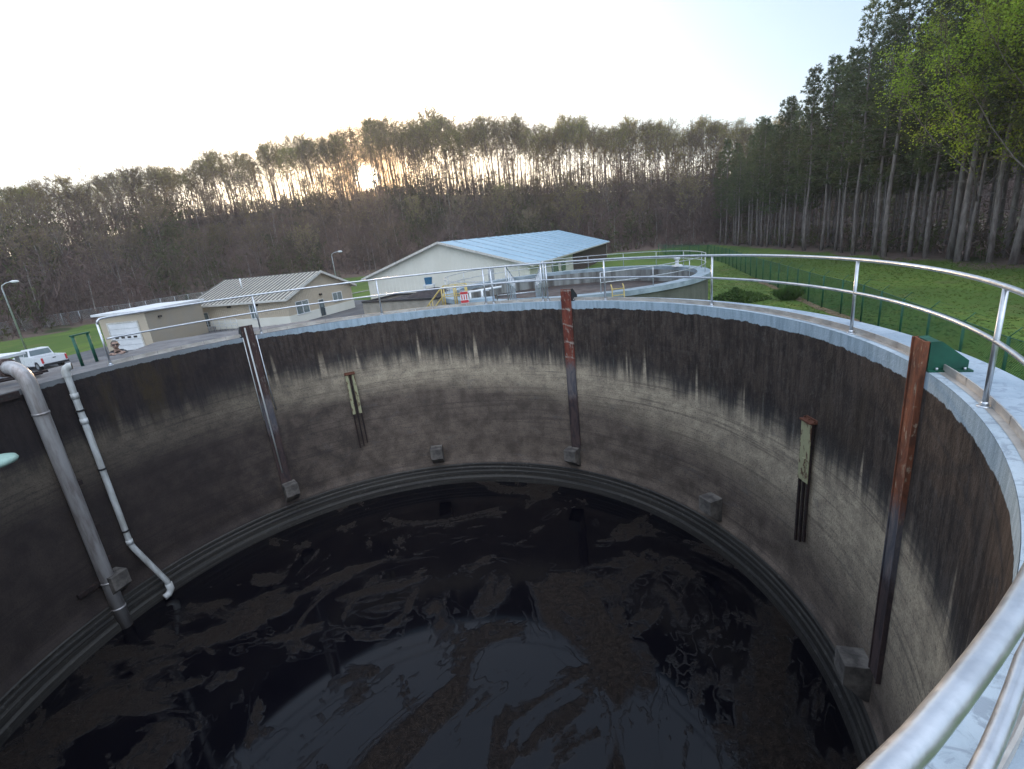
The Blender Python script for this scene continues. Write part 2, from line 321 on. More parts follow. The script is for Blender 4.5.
# ------------------------------------------------------------------ terrain
CX, CY, RT = -2.4509, 7.6904, 7.4713
G = -5.6
AZ = [-180,-100,-60,-51.6,-44,-37.7,-30,-21,-10.7,.4,11.4,21.7,27.2,32,45,70,180]
D0 = [140,120,110,112,114,126,150,172,175,165,150,138,140,150,150,150,140]
D1 = [220,190,165,165,165,180,190,207,207,200,185,175,175,185,190,200,220]
ZC = [4,5,7,7,9,12,17.5,20,22,18,13,10,8,5,5,5,4]
HT = [15,15,14,14,13.5,14,15,21,25,25,21,17,17,18,18,18,18]
def table(t, az): return float(np.interp(az, AZ, t))
def sm(t): t = max(0., min(1., t)); return t * t * (3 - 2 * t)
def azd(x, y): return math.degrees(math.atan2(x, y)), math.hypot(x, y)
def hgt(x, y):
    a, d = azd(x, y); h = G + (table(ZC, a) - G) * sm((d - table(D0, a)) / (table(D1, a) - table(D0, a)))
    h += .5 * sm((x - 28) / 24) * (1 if y > -60 else 0)
    if d > 20: h += .25 * math.sin(x * .11 + 1) * math.sin(y * .09) * sm((d - 70) / 50)
    return h
def edgex(y): return 46.2 + (y - 45) * .10            # front line of the pine plantation
rad = [8.0, 8.6, 10, 12, 15, 19, 24, 30, 37, 45, 54, 63, 72, 81, 90, 99, 108, 117, 126, 135, 144, 153, 162, 171, 180, 189, 198, 207, 216, 228, 245, 270, 320, 420, 600, 1000, 2000]
mb = MB(); NA = 240; wood = []
vs = []
for r in rad:
    for j in range(NA):
        a = 2 * math.pi * j / NA; x = CX + r * math.cos(a); y = CY + r * math.sin(a); vs.append((x, y, hgt(x, y)))
        az, d = azd(x, y); wv = sm((d - table(D0, az) + 8) / 6)
        if -25 < y < 140: wv = max(wv, sm((x - edgex(y) + 3) / 3))
        wood.append(wv)
fs = [(i*NA+j, i*NA+(j+1)%NA, (i+1)*NA+(j+1)%NA, (i+1)*NA+j) for i in range(len(rad)-1) for j in range(NA)]
fs = [(a, d, c, b) for a, b, c, d in fs]
mb.smooth = True; mb.add(vs, fs)
gr = mb.build('ground', M['ground']); tag(gr, kind='structure')
at = gr.data.attributes.new('wood', 'FLOAT', 'POINT'); at.data.foreach_set('value', wood)
mb = MB(); mb.add([(x, y, G + .012) for x, y in [(-75,20),(-56,38),(-48.2,48.5),(-47.3,57),(-44,66),(-44,80),(-27,86),(-21,80.5),(-19.5,74),(2,66),(-1,44),(-4,20),(-10,17),(-14,5),(-14,-30),(-75,-30)]], [tuple(range(16))])
tag(mb.build('paved_yard', M['asphalt']), kind='structure')
mb = MB(); mb.add([(-30.5,97,G+.02),(-21,113,G+.02),(-20,113,G+.02),(-29,97,G+.02)], [(0,1,2,3)])
tag(mb.build('path', M['concrete']), kind='structure')

# ------------------------------------------------------------------ the round tank
tank = thing('concrete_tank', 'huge round open concrete tank with pale blue lip and dark streaked inner wall', 'tank', (CX, CY, 0))
mb = MB(); mb.smooth = True
prof = [(RT, 0.0)] + [(RT, -.1 - i * .25) for i in range(20)] + [(RT, -5.08), (RT - .035, -5.12), (RT - .035, -5.20)]
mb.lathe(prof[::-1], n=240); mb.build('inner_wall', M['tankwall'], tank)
mb = MB(); mb.lathe([(RT+.002,-.01),(RT + .004, .002), (8.15, .002), (8.17, -.03), (8.17, -.32), (7.95, -.34)][::-1], n=240); mb.build('coping', M['coping'], tank)
mb = MB(); mb.lathe([(7.95, -.335), (7.95, -6.0)][::-1], n=160); mb.build('outer_wall', M['wallgreen'], tank)
mb = MB(); pr = [(RT - .034, -5.18), (RT - .06, -5.21), (RT - .06, -5.30), (RT - .085, -5.33), (RT - .085, -5.42), (RT - .11, -5.46), (RT - .11, -5.6), (RT - .15, -5.66), (RT - .17, -5.95)]
mb.lathe(pr[::-1], n=240); mb.build('ledge', M['ledge'], tank)
mb = MB(); mb.smooth = True
mb.add([(0, 0, 0)] + [(7.4 * math.cos(R_(i * 3)), 7.4 * math.sin(R_(i * 3)), 0) for i in range(120)], [(0, i + 1, (i + 1) % 120 + 1) for i in range(120)])
tag(mb.build('water', M['water'], None, (CX, CY, -5.83)), kind='structure')
# toe strip along the rail line
mb = MB()
for a0 in range(-100, 152, 4):
    n_ = 2; mb.lathe([(7.62, .003), (7.62, .085), (7.632, .085), (7.632, .003)][::-1], a0 + .05, a0 + 4 - .05, n_)
mb.lathe([(7.56, .006), (7.625, .006)][::-1], -100, 152, 200)
mb.build('toe_strip', M['alu'], tank)
def wallpt(deg, z=0, off=0): return (CX + (RT - off) * math.cos(R_(deg)), CY + (RT - off) * math.sin(R_(deg)), z)
def lpt(deg, off=0): return ((RT - off) * math.cos(R_(deg)), (RT - off) * math.sin(R_(deg)))
# corbels: ten round the wall, each a block with a sloping underside
for a in (-87, -51, -16.6, 20.6, 56.3, 91.9, 127.7, 163.4):
    mb = MB(); w = .19; d = .36
    mb.hexa([(-.03, -w, -5.0), (.10, -w, -4.98), (.10, w, -4.98), (-.03, w, -5.0), (-.03, -w, -4.47), (d, -w, -4.47), (d, w, -4.47), (-.03, w, -4.47)])
    mb.v[1] = (.06, -w, -5.0); mb.v[2] = (.06, w, -5.0)
    mb.f = []; mb.m = []; mb.sm = []; mb.v = []
    pr = [(-.03, -4.45), (d, -4.45), (d, -4.80), (.06, -5.06), (-.03, -5.06)]; k = len(pr)
    mb.add([(p[0], -w, p[1]) for p in pr] + [(p[0], w, p[1]) for p in pr], [tuple(range(k - 1, -1, -1))[::-1], tuple(range(k, 2 * k))[::-1]] + [(i, i + k, (i + 1) % k + k, (i + 1) % k) for i in range(k)])
    p = lpt(a); mb.build('corbel', M['corbel'], tank, (p[0], p[1], 0), R_(a + 180), .012)

# guardrail on the rim
def rr(a): return float(np.interp(a, [-100, -80, -67.5, -63.4, -60, -50, -40], [7.90, 7.81, 7.748, 7.692, 7.635, 7.585, 7.575]))
def arcp(a, z, r=None): r = r or rr(a); return (r * math.cos(R_(a)), r * math.sin(R_(a)), z)
rail = thing('guardrail', 'two pipe galvanised guardrail curving round the rim of the big round tank', 'railing', (CX, CY, 0))
top = [arcp(a, 1.07) for a in np.arange(-100, 150.6, 1.0)] + [arcp(151.1, 1.06), arcp(151.5, 1.02), arcp(151.7, .95)]
mb = MB(); mb.smooth = True; mb.tube(top, .0245, 14); mb.build('top_rail', M['galv'], rail)
mb = MB(); mb.smooth = True; mb.tube([arcp(a, .60) for a in np.arange(-100, 151.7, 1.0)], .0215, 14); mb.build('mid_rail', M['galv'], rail)
for a in (151.7, 125.3, 99.6, 75.2, 73.4, 61.6, 60.4, 46.9, 23.2, -4.4, -28.6, -54, -79):
    mb = MB(); mb.smooth = True; top_z = .97 if a > 151 else 1.055
    mb.tube([arcp(a, .0), arcp(a, top_z)], .0225, 12); mb.tube([arcp(a, .002), arcp(a, .012)], .055, 16); mb.tube([arcp(a, .012), arcp(a, .05)], .031, 12)
    mb.build('post', M['galv'], rail)

# guide beams standing on corbels
def beam(a, kind, label, brk, ztop=.34, w=.145):
    p = wallpt(a); t = thing('guide_beam', label, 'steel beam', p, R_(a + 180))
    mb = MB(); m = rustbeam('beam_rust_%d' % kind, kind)
    mb.box((.03, -w, -4.45), (.045, w, ztop)); mb.box((-.0, -w, -4.45), (.03, -w + .015, ztop)); mb.box((-.0, w - .015, -4.45), (.03, w, ztop))
    mb.box((.045, -w, -4.45), (.062, -w + .02, ztop)); mb.box((.045, w - .02, -4.45), (.062, w, ztop))
    mb.build('channel', m, t, bevel=.003)
    if brk:
        mb = MB(); pr = [(-.01, .02), (-.01, ztop - .01), (-.10, ztop - .005), (-.36, .12), (-.36, .02)]; k = len(pr)
        mb.add([(q[0], -w - .01, q[1]) for q in pr] + [(q[0], w + .01, q[1]) for q in pr], [tuple(range(k)), tuple(range(2 * k - 1, k - 1, -1))] + [(i, (i + 1) % k, (i + 1) % k + k, i + k) for i in range(k)])
        mb.build('anchor_bracket', M[brk], t, bevel=.006)
        mb = MB(); mb.box((-.40, -w - .05, .004), (-.0, w + .05, .022)); mb.build('base_plate', M[brk], t)
        mb = MB(); mb.smooth = True
        for yy in (-w - .03, w + .03):
            for xx in (-.08, -.33): mb.tube([(xx, yy, .022), (xx, yy, .05)], .014, 6)
        mb.build('bolt', M['galv'], t)
    return t
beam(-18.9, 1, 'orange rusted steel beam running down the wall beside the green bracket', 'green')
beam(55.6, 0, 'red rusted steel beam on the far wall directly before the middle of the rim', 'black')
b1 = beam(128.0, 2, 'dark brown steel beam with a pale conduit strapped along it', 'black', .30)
mb = MB(); mb.smooth = True; mb.tube([(.09, -.06, .26), (.09, -.06, -4.1)], .02, 8); mb.tube([(.07, -.16, .0), (.06, -.17, -2.4)], .012, 6); mb.build('conduit', M['pvc'], b1)
mb = MB(); mb.smooth = True; mb.tube([(.05, .18, .0), (.04, .19, -1.6), (.03, .22, -2.2)], .014, 6); mb.build('cable', M['galv'], b1)
# peeling yellow brackets
def ybr(a, label, split):
    t = thing('pipe_bracket', label, 'bracket', wallpt(a), R_(a + 180))
    mb = MB()
    if split: mb.box((.082, -.14, -2.9), (.095, -.05, -1.62)); mb.box((.082, .05, -2.9), (.095, .14, -1.62))
    else: mb.box((.082, -.14, -2.75), (.095, .14, -1.62)); mb.box((.095, -.02, -2.45), (.11, .06, -2.3))
    mb.build('plate', M['peel'], t, bevel=.003)
    mb = MB(); mb.box((-.01, -.155, -1.635), (.13, .155, -1.605)); mb.box((-.01, -.155, -1.605), (.01, .155, -1.57))
    for yy in (-.15, -.02, .13): mb.box((.03, yy, -1.606), (.06, yy + .02, -1.58))
    mb.build('top_flange', M['rustor'], t, bevel=.004)
    for yy, zb in ((-.12, -4.05), (0, -4.0), (.12, -3.92)):
        mb = MB(); mb.box((.04, yy - .022, zb), (.08, yy + .022, -1.64))
        mb.build('bar', M['rustdark'], t)
ybr(.3, 'peeling pale yellow bracket with three dark bars on the right wall', False)
ybr(109.3, 'narrow bracket with two yellow strips on the far left wall', True)

# two pipes going down the left wall
t = thing('steel_pipe', 'thick dirty steel pipe bending over the rim and down to the water', 'pipe', wallpt(164.3), R_(164.3 + 180))
mb = MB(); mb.smooth = True; rp = .148
pts = [(-1.35, 0, .42)] + [(-.25 + .36 * math.sin(q), 0, .06 + .36 * math.cos(q)) for q in [R_(k * 11.25) for k in range(0, 9)]] + [(.115, 0, -.6), (.12, 0, -2), (.12, 0, -4), (.12, 0, -6.0)]
mb.tube(pts, rp * .92, 20); mb.build('pipe_run', M['steelpipe'], t)
for z in (-.55, -4.6, -5.3): 
    mb = MB(); mb.smooth = True; mb.tube([(.12, 0, z - .02), (.12, 0, z + .02)], rp * .99, 20); mb.build('coupling', M['steelpipe'], t)
mb = MB(); mb.tube([(-.33, 0, .42), (-.27, 0, .42)], rp * 1.25, 20); mb.tube([(-.42, 0, .42), (-.35, 0, .42)], rp * 1.25, 20)
for k in range(8): mb.tube([(-.44, rp * 1.1 * math.cos(k * math.pi / 4), .42 + rp * 1.1 * math.sin(k * math.pi / 4)), (-.25, rp * 1.1 * math.cos(k * math.pi / 4), .42 + rp * 1.1 * math.sin(k * math.pi / 4))], .012, 6)
mb.build('flange', mat('stained_flange', (.16,.12,.11), .6, .3, (.09,.06,.055), 8), t)
for z in (-2.2, -3.3, -4.1):
    mb = MB(); mb.box((-.02, .10, z - .05), (.2, .20, z + .05)); mb.build('clamp', M['rustdark'], t)
t = thing('plastic_pipe', 'thin pale plastic pipe bending sideways near the water', 'pipe', wallpt(158.9), R_(158.9 + 180))
mb = MB(); mb.smooth = True; pr_ = .062
pts = [(.08, .0, .08), (.08, 0, .0), (.08, 0, -2), (.08, 0, -4.1), (.10, .03, -4.25), (.30, .34, -5.38), (.31, .36, -5.6)]
mb.tube(pts, pr_, 14); mb.build('pipe_run', M['pvc'], t)
mb = MB(); mb.smooth = True; mb.tube([(.08, 0, .02), (.08, .0, .12), (.09, .03, .19), (.12, .07, .22), (.15, .11, .22)], pr_ * 1.25, 14, False); mb.build('elbow', M['pvc'], t)
mb = MB(); mb.tube([(.149, .109, .22), (.151, .112, .22)], pr_ * 1.15, 14); mb.build('open_end', M['dark'], t)
mb = MB(); mb.smooth = True; mb.tube([(.31, .35, -5.45), (.31, .36, -5.62), (.30, .28, -5.72), (.28, .18, -5.74)], pr_ * 1.3, 14); mb.build('end_elbow', M['pvc'], t)
for z in (-.42, -1.0, -4.05):
    mb = MB(); mb.smooth = True; mb.tube([(.08, 0, z - .06), (.08, 0, z + .06)], pr_ * 1.17, 14); mb.build('coupling', M['pvc'], t)
for z in (-.75, -2.15, -3.75):
    mb = MB(); mb.smooth = True; mb.tube([(.08, 0, z - .02), (.08, 0, z + .02)], pr_ * 1.25, 14); mb.box((-.02, -.03, z - .015), (.08, .03, z + .015)); mb.build('strap', M['black'], t)
# rusty bracket arm and stub by the thick pipe
t = thing('support_arm', 'dark rusty perforated steel arm reaching the thick pipe below the rim', 'steel arm', wallpt(166.6, 0), R_(166.6 + 180))
mb = MB(); mb.box((-.3, -1.7, -.16), (.02, -1.0, -.14)) if False else None
mb.box((.05, -1.2, -.13), (.07, .12, -.02)); mb.box((.0, -1.2, -.02), (.07, .12, -.008)); mb.box((.0, -1.2, -.142), (.07, .12, -.13)); mb.build('channel', M['rustdark'], t)
for k in range(9): mb = MB(); mb.tube([(.069, -1.1 + k * .13, -.075), (.074, -1.1 + k * .13, -.075)], .022, 10); mb.build('hole', M['dark'], t)
t = thing('stub_beam', 'short brown timber stub on the wall low behind the thick pipe', 'stub', wallpt(165.6, 0), R_(165.6 + 180))
mb = MB(); mb.box((-.02, -.42, -4.60), (.08, .05, -4.50)); o = mb.build('timber', M['rustdark'], t, bevel=.006)
# mushroom vent cap at the far left
t = thing('vent_cap', 'round pale green metal cap standing out from the dark left wall', 'vent cap', (-8.86, 7.80, .02))
mb = MB(); mb.smooth = True; mb.lathe([(0.0, -.80), (.26, -.81), (.36, -.83), (.38, -.875), (.36, -.91), (.0, -.96)][::-1], n=40); mb.build('cap', mat('pale_green_enamel', (.30,.44,.38), .5), t)
mb = MB(); mb.smooth = True; mb.tube([(0, 0, -.92), (0, 0, -1.2), (-.15, 0, -1.35), (-1.0, -.05, -1.35)], .05, 12); mb.build('stem', M['green'], t)

# ------------------------------------------------------------------ deck, hoops, canopy, man at the left
deck = thing('side_deck', 'grey concrete deck joining the outer edge of the tank rim on the left', 'deck', (0,0,0))
arc = [(CX + 8.175 * math.cos(R_(a)), CY + 8.175 * math.sin(R_(a))) for a in range(172, 101, -3)]
poly = arc + [(-4.3, 15.9), (-6.4, 15.75), (-8.83, 15.3), (-10.3, 14.6), (-10.1, 13.35), (-10.5, 12.9), (-10.9, 12.2), (-11.3, 10.9), (-11.5, 9.2)]
poly = poly[::-1]
mb = MB(); mb.prism(poly, -.22, -.012); mb.build('slab', mat('deck_concrete', (.16,.16,.165), .9, 0, (.10,.10,.105), 1.6, bump=.5, bs=22), deck)
for (x, y) in ((-11.1, 10.0), (-9.9, 14.2), (-6.4, 15.5)):
    mb = MB(); mb.box((x - .12, y - .12, -5.7), (x + .12, y + .12, -.22)); mb.build('leg', M['concrete'], deck)
t = thing('stair_hoops', 'pair of dark green steel hoop posts at the top of the access ladder', 'handrail', (-10.1, 11.9, 0))
def hoop(dx, dy):
    mb = MB(); mb.smooth = True; mb.tube([(dx, dy, -.02), (dx, dy, .66), (dx - .06, dy + .02, .74), (dx - .30, dy + .1, .74), (dx - .36, dy + .12, .66), (dx - .36, dy + .12, -.02)], .035, 10); mb.build('hoop', M['green'], t)
for dx, dy in ((0, -.22), (.0, .22)):
    mb = MB(); mb.smooth = True; mb.tube([(dx, dy, -.03), (dx, dy, .70)], .034, 10); mb.build('post', M['green'], t)
mb = MB(); mb.box((-.04, -.26, .70), (.04, .26, .73)); mb.build('crossbar', M['green'], t)
# flat pale canopy beyond the deck
t = thing('flat_canopy', 'flat pale roofed canopy standing left beyond the tank rim', 'canopy', (-20.4, 20.0, 0))
mb = MB(); mb.box((-3.6, -.9, -.78), (.0, 1.1, -.66)); mb.build('roof', M['white'], t, bevel=.01)
for x, y in ((-3.3, -.7), (-3.3, .9), (-.25, -.7), (-.25, .9)):
    mb = MB(); mb.box((x - .05, y - .05, G), (x + .05, y + .05, -.78)); mb.build('leg', M['galv_far'], t)
t = thing('pipe_manifold', 'rusty brown valve manifold sitting on the deck by the thick pipe', 'manifold', (-10.7, 10.3, 0))
mb = MB(); mb.smooth = True; mb.tube([(-.9, -.6, .07), (.35, .75, .07)], .03, 8); mb.tube([(-.8, -.85, .07), (.45, .5, .07)], .025, 8); mb.build('pipe_run', M['rustdark'], t)
mb = MB(); mb.smooth = True; mb.tube([(-.3, .05, .05), (-.3, .05, .2)], .03, 8); mb.tube([(-.3, .05, .2), (-.3, .05, .215)], .09, 14); mb.build('valve', M['rustor'], t)
for k in (0, 1):
    mb = MB(); mb.box((-.35 + k * .55, -.35 + k * .55, -.012), (-.2 + k * .55, .0 + k * .55, .06)); mb.build('saddle', M['concrete'], t)

def person():
    t = thing('person', 'grey haired person in dark shirt and sunglasses leaning on the deck edge', 'person', (-10.52, 13.36, -1.43), R_(40))
    # local: faces -Y (towards the tank)
    J = {'pel': (0, .10, .92, .16), 'sp1': (0, .06, 1.10, .15), 'sp2': (0, -.02, 1.28, .17), 'nk0': (0, -.07, 1.42, .075), 'nk': (0, -.10, 1.48, .06), 'hd': (0, -.13, 1.55, .08),
         'sl': (-.17, -.03, 1.37, .075), 'el': (-.30, -.22, 1.20, .05), 'wl': (-.16, -.48, 1.45, .034), 'sr': (.17, -.03, 1.37, .075), 'er': (.32, -.22, 1.20, .05), 'wr': (.12, -.48, 1.45, .034),
         'hl': (-.09, .10, .86, .11), 'kl': (-.11, .04, .48, .065), 'al': (-.11, .14, .09, .045), 'tl': (-.12, -.06, .04, .04), 'hr': (.09, .10, .86, .11), 'kr': (.11, .02, .48, .065), 'ar': (.11, .10, .09, .045), 'tr': (.12, -.10, .04, .04),
         'pl': (-.10, -.58, 1.45, .035), 'pr': (.06, -.57, 1.45, .035)}
    E = [('pel','sp1'),('sp1','sp2'),('sp2','nk0'),('nk0','nk'),('nk','hd'),('sp2','sl'),('sl','el'),('el','wl'),('wl','pl'),('sp2','sr'),('sr','er'),('er','wr'),('wr','pr'),('pel','hl'),('hl','kl'),('kl','al'),('al','tl'),('pel','hr'),('hr','kr'),('kr','ar'),('ar','tr')]
    def skin(name, keys, edges, m, grow=0):
        ks = list(keys); me = bpy.data.meshes.new(name); me.from_pydata([J[k][:3] for k in ks], [(ks.index(a), ks.index(b)) for a, b in edges], []); me.materials.append(m)
        o = bpy.data.objects.new(name, me); col.objects.link(o); o.parent = t
        md = o.modifiers.new('skin', 'SKIN'); md.use_smooth_shade = True
        for i, k in enumerate(ks): me.skin_vertices[0].data[i].radius = (J[k][3] + grow,) * 2; me.skin_vertices[0].data[i].use_root = (i == 0)
        o.modifiers.new('sub', 'SUBSURF').levels = 2; o.modifiers['sub'].render_levels = 2; return o
    bpy.context.view_layer.update()
    skin('body', J.keys(), E, mat('skin', (.36,.23,.18), .6))
    sk = ['pel','sp1','sp2','nk0','sl','el','wl','sr','er','wr']; skin('shirt', sk, [e for e in E if e[0] in sk and e[1] in sk], mat('dark_grey_shirt', (.075,.08,.085), .9), .03)
    sk = ['pel','hl','kl','al','hr','kr','ar']; skin('trousers', sk, [e for e in E if e[0] in sk and e[1] in sk], mat('navy_trousers', (.03,.035,.05), .9), .016)
    def blob(name, c, s, m, cut=None, n=14):
        mb = MB(); mb.smooth = True; vs = []; fs = []
        for i in range(n + 1):
            p = math.pi * i / n
            for j in range(2 * n):
                q = math.pi * j / n; d = Vector((math.sin(p) * math.cos(q), math.sin(p) * math.sin(q), math.cos(p)))
                tp = 1 - .18 * max(0, -d.z); vs.append((c[0] + d.x * s[0] * tp, c[1] + d.y * s[1] * tp, c[2] + d.z * s[2]))
        for i in range(n):
            for j in range(2 * n):
                f = (i*2*n+j, (i+1)*2*n+j, (i+1)*2*n+(j+1)%(2*n), i*2*n+(j+1)%(2*n))
                if cut is None or all(cut(vs[k]) for k in f): fs.append(f)
        mb.add(vs, fs); return mb.build(name, m, t)
    sk_ = mat('face_skin', (.38,.25,.20), .6)
    h = blob('face', (0, -.15, 1.63), (.078, .098, .118), sk_); 
    mb = MB(); mb.smooth = True; mb.tube([(0, -.245, 1.645), (0, -.268, 1.60), (0, -.245, 1.592)], [.008, .017, .012], 8); mb.build('nose', sk_, h)
    for sx in (-1, 1): mb = MB(); mb.smooth = True; mb.tube([(sx * .08, -.14, 1.645), (sx * .088, -.135, 1.61)], .017, 8); mb.build('ear', sk_, h)
    mb = MB(); mb.box((-.026, -.243, 1.565), (.026, -.236, 1.572)); mb.build('mouth', mat('lips', (.30,.13,.11), .6), h)
    blob('hair', (0, -.137, 1.645), (.088, .105, .118), mat('grey_hair', (.13,.115,.10), .9), lambda v: v[2] > 1.70 or (v[1] > -.14 and v[2] > 1.58))
    mb = MB(); mb.box((-.068, -.252, 1.632), (-.008, -.238, 1.668)); mb.box((.008, -.252, 1.632), (.068, -.238, 1.668)); mb.box((-.008, -.248, 1.654), (.008, -.24, 1.662)); mb.box((-.084, -.245, 1.652), (-.078, -.12, 1.660)); mb.box((.078, -.245, 1.652), (.084, -.12, 1.660))
    mb.build('sunglasses', M['black'], t)
    for s, k in ((-1, 'pl'), (1, 'pr')):
        mb = MB(); mb.smooth = True; c = Vector(J[k][:3])
        for i in range(4):
            x = (i - 1.5) * .021; L = (.055, .07, .072, .062)[i]; mb.tube([c + Vector((x * .7, .02, 0)), c + Vector((x, -.03, .004)), c + Vector((x, -.03 - L * .6, .0)), c + Vector((x, -.03 - L, -.018))], [.011, .0095, .009, .007], 6)
        mb.tube([c + Vector((-s * .025, .03, 0)), c + Vector((-s * .055, .0, 0)), c + Vector((-s * .062, -.03, -.008))], [.012, .011, .008], 6)
        mb.build('hand', sk_, t)
    return t
person()
land = thing('access_landing', 'steel stair landing behind the leaning person below deck level', 'landing', (-10.9, 13.9, 0))
mb = MB(); mb.box((-1.1, -.8, -1.5), (.9, .9, -1.42)); mb.build('platform', M['galv_far'], land)
for x, y in ((-1.0, -.7), (-1.0, .8), (.8, .8), (.8, -.7)):
    mb = MB(); mb.box((x - .05, y - .05, G), (x + .05, y + .05, -1.5)); mb.build('leg', M['galv_far'], land)
mb = MB()
for k in range(20): mb.box((-1.4 - k * .27, .0, -1.62 - k * .2), (-1.1 - k * .27, .85, -1.58 - k * .2))
mb.build('stair', M['galv_far'], land)

# ------------------------------------------------------------------ second tank and the footbridge
C2 = (4.95, 35.4); Z2 = -1.5; RO, RI = 9.15, 8.35
t2 = thing('second_tank', 'second round tank with a pale blue rim standing beyond the near one', 'tank', (C2[0], C2[1], Z2))
mb = MB(); mb.lathe([(RI, -.25), (RI, 0), (RO, 0), (RO, -.28), (RO - .15, -.30)][::-1], n=140); mb.build('rim', mat('worn_grey_blue_rim', (.30,.36,.40), .8, 0, (.20,.25,.28), 1.4, bump=.5, bs=16), t2)
mb = MB(); mb.smooth = True; mb.lathe([(RO - .15, -.29), (RO - .15, -4.3)][::-1], n=100); mb.build('outer_wall', M['wallgreen'], t2)
mb = MB(); mb.smooth = True; mb.lathe([(RI, -1.3), (RI, -.25)][::-1], n=100); mb.build('inner_wall', mat('streaked_inner_concrete', (.26,.27,.26), .9, 0, (.08,.075,.07), 1.6, (.35,.7), (1,1,.12)), t2)
mb = MB(); mb.add([(0, 0, -1.15)] + [(RI * math.cos(R_(i * 4)), RI * math.sin(R_(i * 4)), -1.15) for i in range(90)], [(0, i + 1, (i + 1) % 90 + 1) for i in range(90)]); mb.build('sludge_surface', mat('brown_sludge', (.055,.035,.028), .6, 0, (.03,.022,.02), .5), t2)
r2 = thing('rim_railing', 'pipe railing running round the rim of the second tank', 'railing', (C2[0], C2[1], Z2))
RR2 = 8.85
for nm, z in (('top_rail', 1.07), ('mid_rail', .55)):
    mb = MB(); mb.smooth = True; mb.tube([(RR2 * math.cos(R_(a)), RR2 * math.sin(R_(a)), z) for a in range(-88, 233, 3)], .024, 8); mb.build(nm, M['galv_far'], r2)
for a in list(range(-88, 233, 20)):
    mb = MB(); mb.smooth = True; mb.tube([(RR2 * math.cos(R_(a)), RR2 * math.sin(R_(a)), 0), (RR2 * math.cos(R_(a)), RR2 * math.sin(R_(a)), 1.07)], .024, 8); mb.build('post', M['galv_far'], r2)
t = thing('drive_motor', 'small white motor on the right end of the second tank rim', 'motor', (C2[0] + 8.4 * math.cos(R_(13)), C2[1] + 8.4 * math.sin(R_(13)), Z2))
mb = MB(); mb.box((-.3, -.3, 0), (.3, .3, .12)); mb.build('base', M['white'], t)
mb = MB(); mb.smooth = True; mb.tube([(0, 0, .12), (0, 0, .5)], .14, 14); mb.tube([(0, 0, .5), (0, 0, .72)], .22, 14); mb.tube([(0, 0, .72), (0, 0, .78)], .15, 14); mb.build('housing', M['white'], t)
t = thing('step_ladder', 'small tan step ladder hooked on the near rim of the second tank', 'ladder', (5.75, 26.2, Z2))
for dx in (0, .62):
    mb = MB(); mb.smooth = True; mb.tube([(dx, -.45, -4.1), (dx, -.12, .25), (dx, .1, .42)], .03, 6); mb.build('stile', M['yellow'], t)
for k in range(9):
    mb = MB(); z = .2 - k * .33; mb.box((0, -.15 - (.25 - z) * .07, z - .02), (.62, -.09 - (.25 - z) * .07, z + .02)); mb.build('rung', M['yellow'], t)
# footbridge
A = Vector((.75, 15.55, .0)); B = Vector((1.3, 26.9, -1.38)); dv = (B - A); side = Vector((dv.y, -dv.x, 0)).normalized()
fb = thing('footbridge', 'narrow railed footbridge linking the near tank to the second tank', 'footbridge', (0,0,0))
mb = MB(); q = side * .62; th_ = Vector((0, 0, .12))
mb.hexa([A - q - th_, A + q - th_, B + q - th_, B - q - th_, A - q, A + q, B + q, B - q]); mb.build('deck', M['bluepaint'], fb)
for s in (-1, 1):
    o_ = side * .58 * s
    for zz in (1.05, .55):
        mb = MB(); mb.smooth = True; mb.tube([A + o_ + Vector((0,0,zz)), B + o_ + Vector((0,0,zz))], .022, 8); mb.build('rail', M['galv_far'], fb)
    for k in range(6):
        p = A + dv * (k / 5) + o_; mb = MB(); mb.smooth = True; mb.tube([p, p + Vector((0,0,1.06))], .022, 8); mb.build('post', M['galv_far'], fb)
t = thing('gate_frame', 'low open pipe gate frame beside the footbridge end', 'gate', (-.3, 26.6, -1.4))
mb = MB(); mb.smooth = True; mb.tube([(0,0,0),(0,0,1.0),(2.1,0,1.0),(2.1,0,0)], .035, 8); mb.tube([(0,0,.35),(2.1,0,.35)], .03, 8); mb.build('frame', M['galv_far'], t)
# landing block between the tanks, yellow stair, sign
t = thing('concrete_landing', 'pale square concrete landing at the left of the second tank', 'landing', (-1.3, 24.0, 0))
mb = MB(); mb.box((-.55, -.9, G), (1.4, 1.1, -1.12)); mb.build('block', M['bluepaint'], t, bevel=.02)
mb = MB(); mb.box((-.3, .2, -1.12), (.9, .8, -.85)); mb.build('cabinet', M['bluepaint'], t, bevel=.02)
mb = MB(); mb.smooth = True; mb.tube([(-.4, .9, -.55), (1.3, .95, -.45)], .05, 10); mb.tube([(-.3, .9, -1.12), (-.3, .9, -.55)], .05, 8); mb.tube([(.3, .92, -1.12), (.3, .92, -.5)], .06, 8); mb.build('white_pipework', M['white'], t)
t = thing('yellow_stair', 'yellow steel stair with sloping handrails beside the second tank', 'stair', (-2.15, 24.6, -1.12))
mb = MB(); mb.box((-.75, -.5, -.1), (.4, .5, 0)); mb.build('platform', M['yellow'], t)
mb = MB()
for k in range(13): mb.box((-1.0 - k * .29, -.45, -.32 - k * .3), (-.72 - k * .29, .45, -.28 - k * .3))
mb.build('tread', M['yellow'], t)
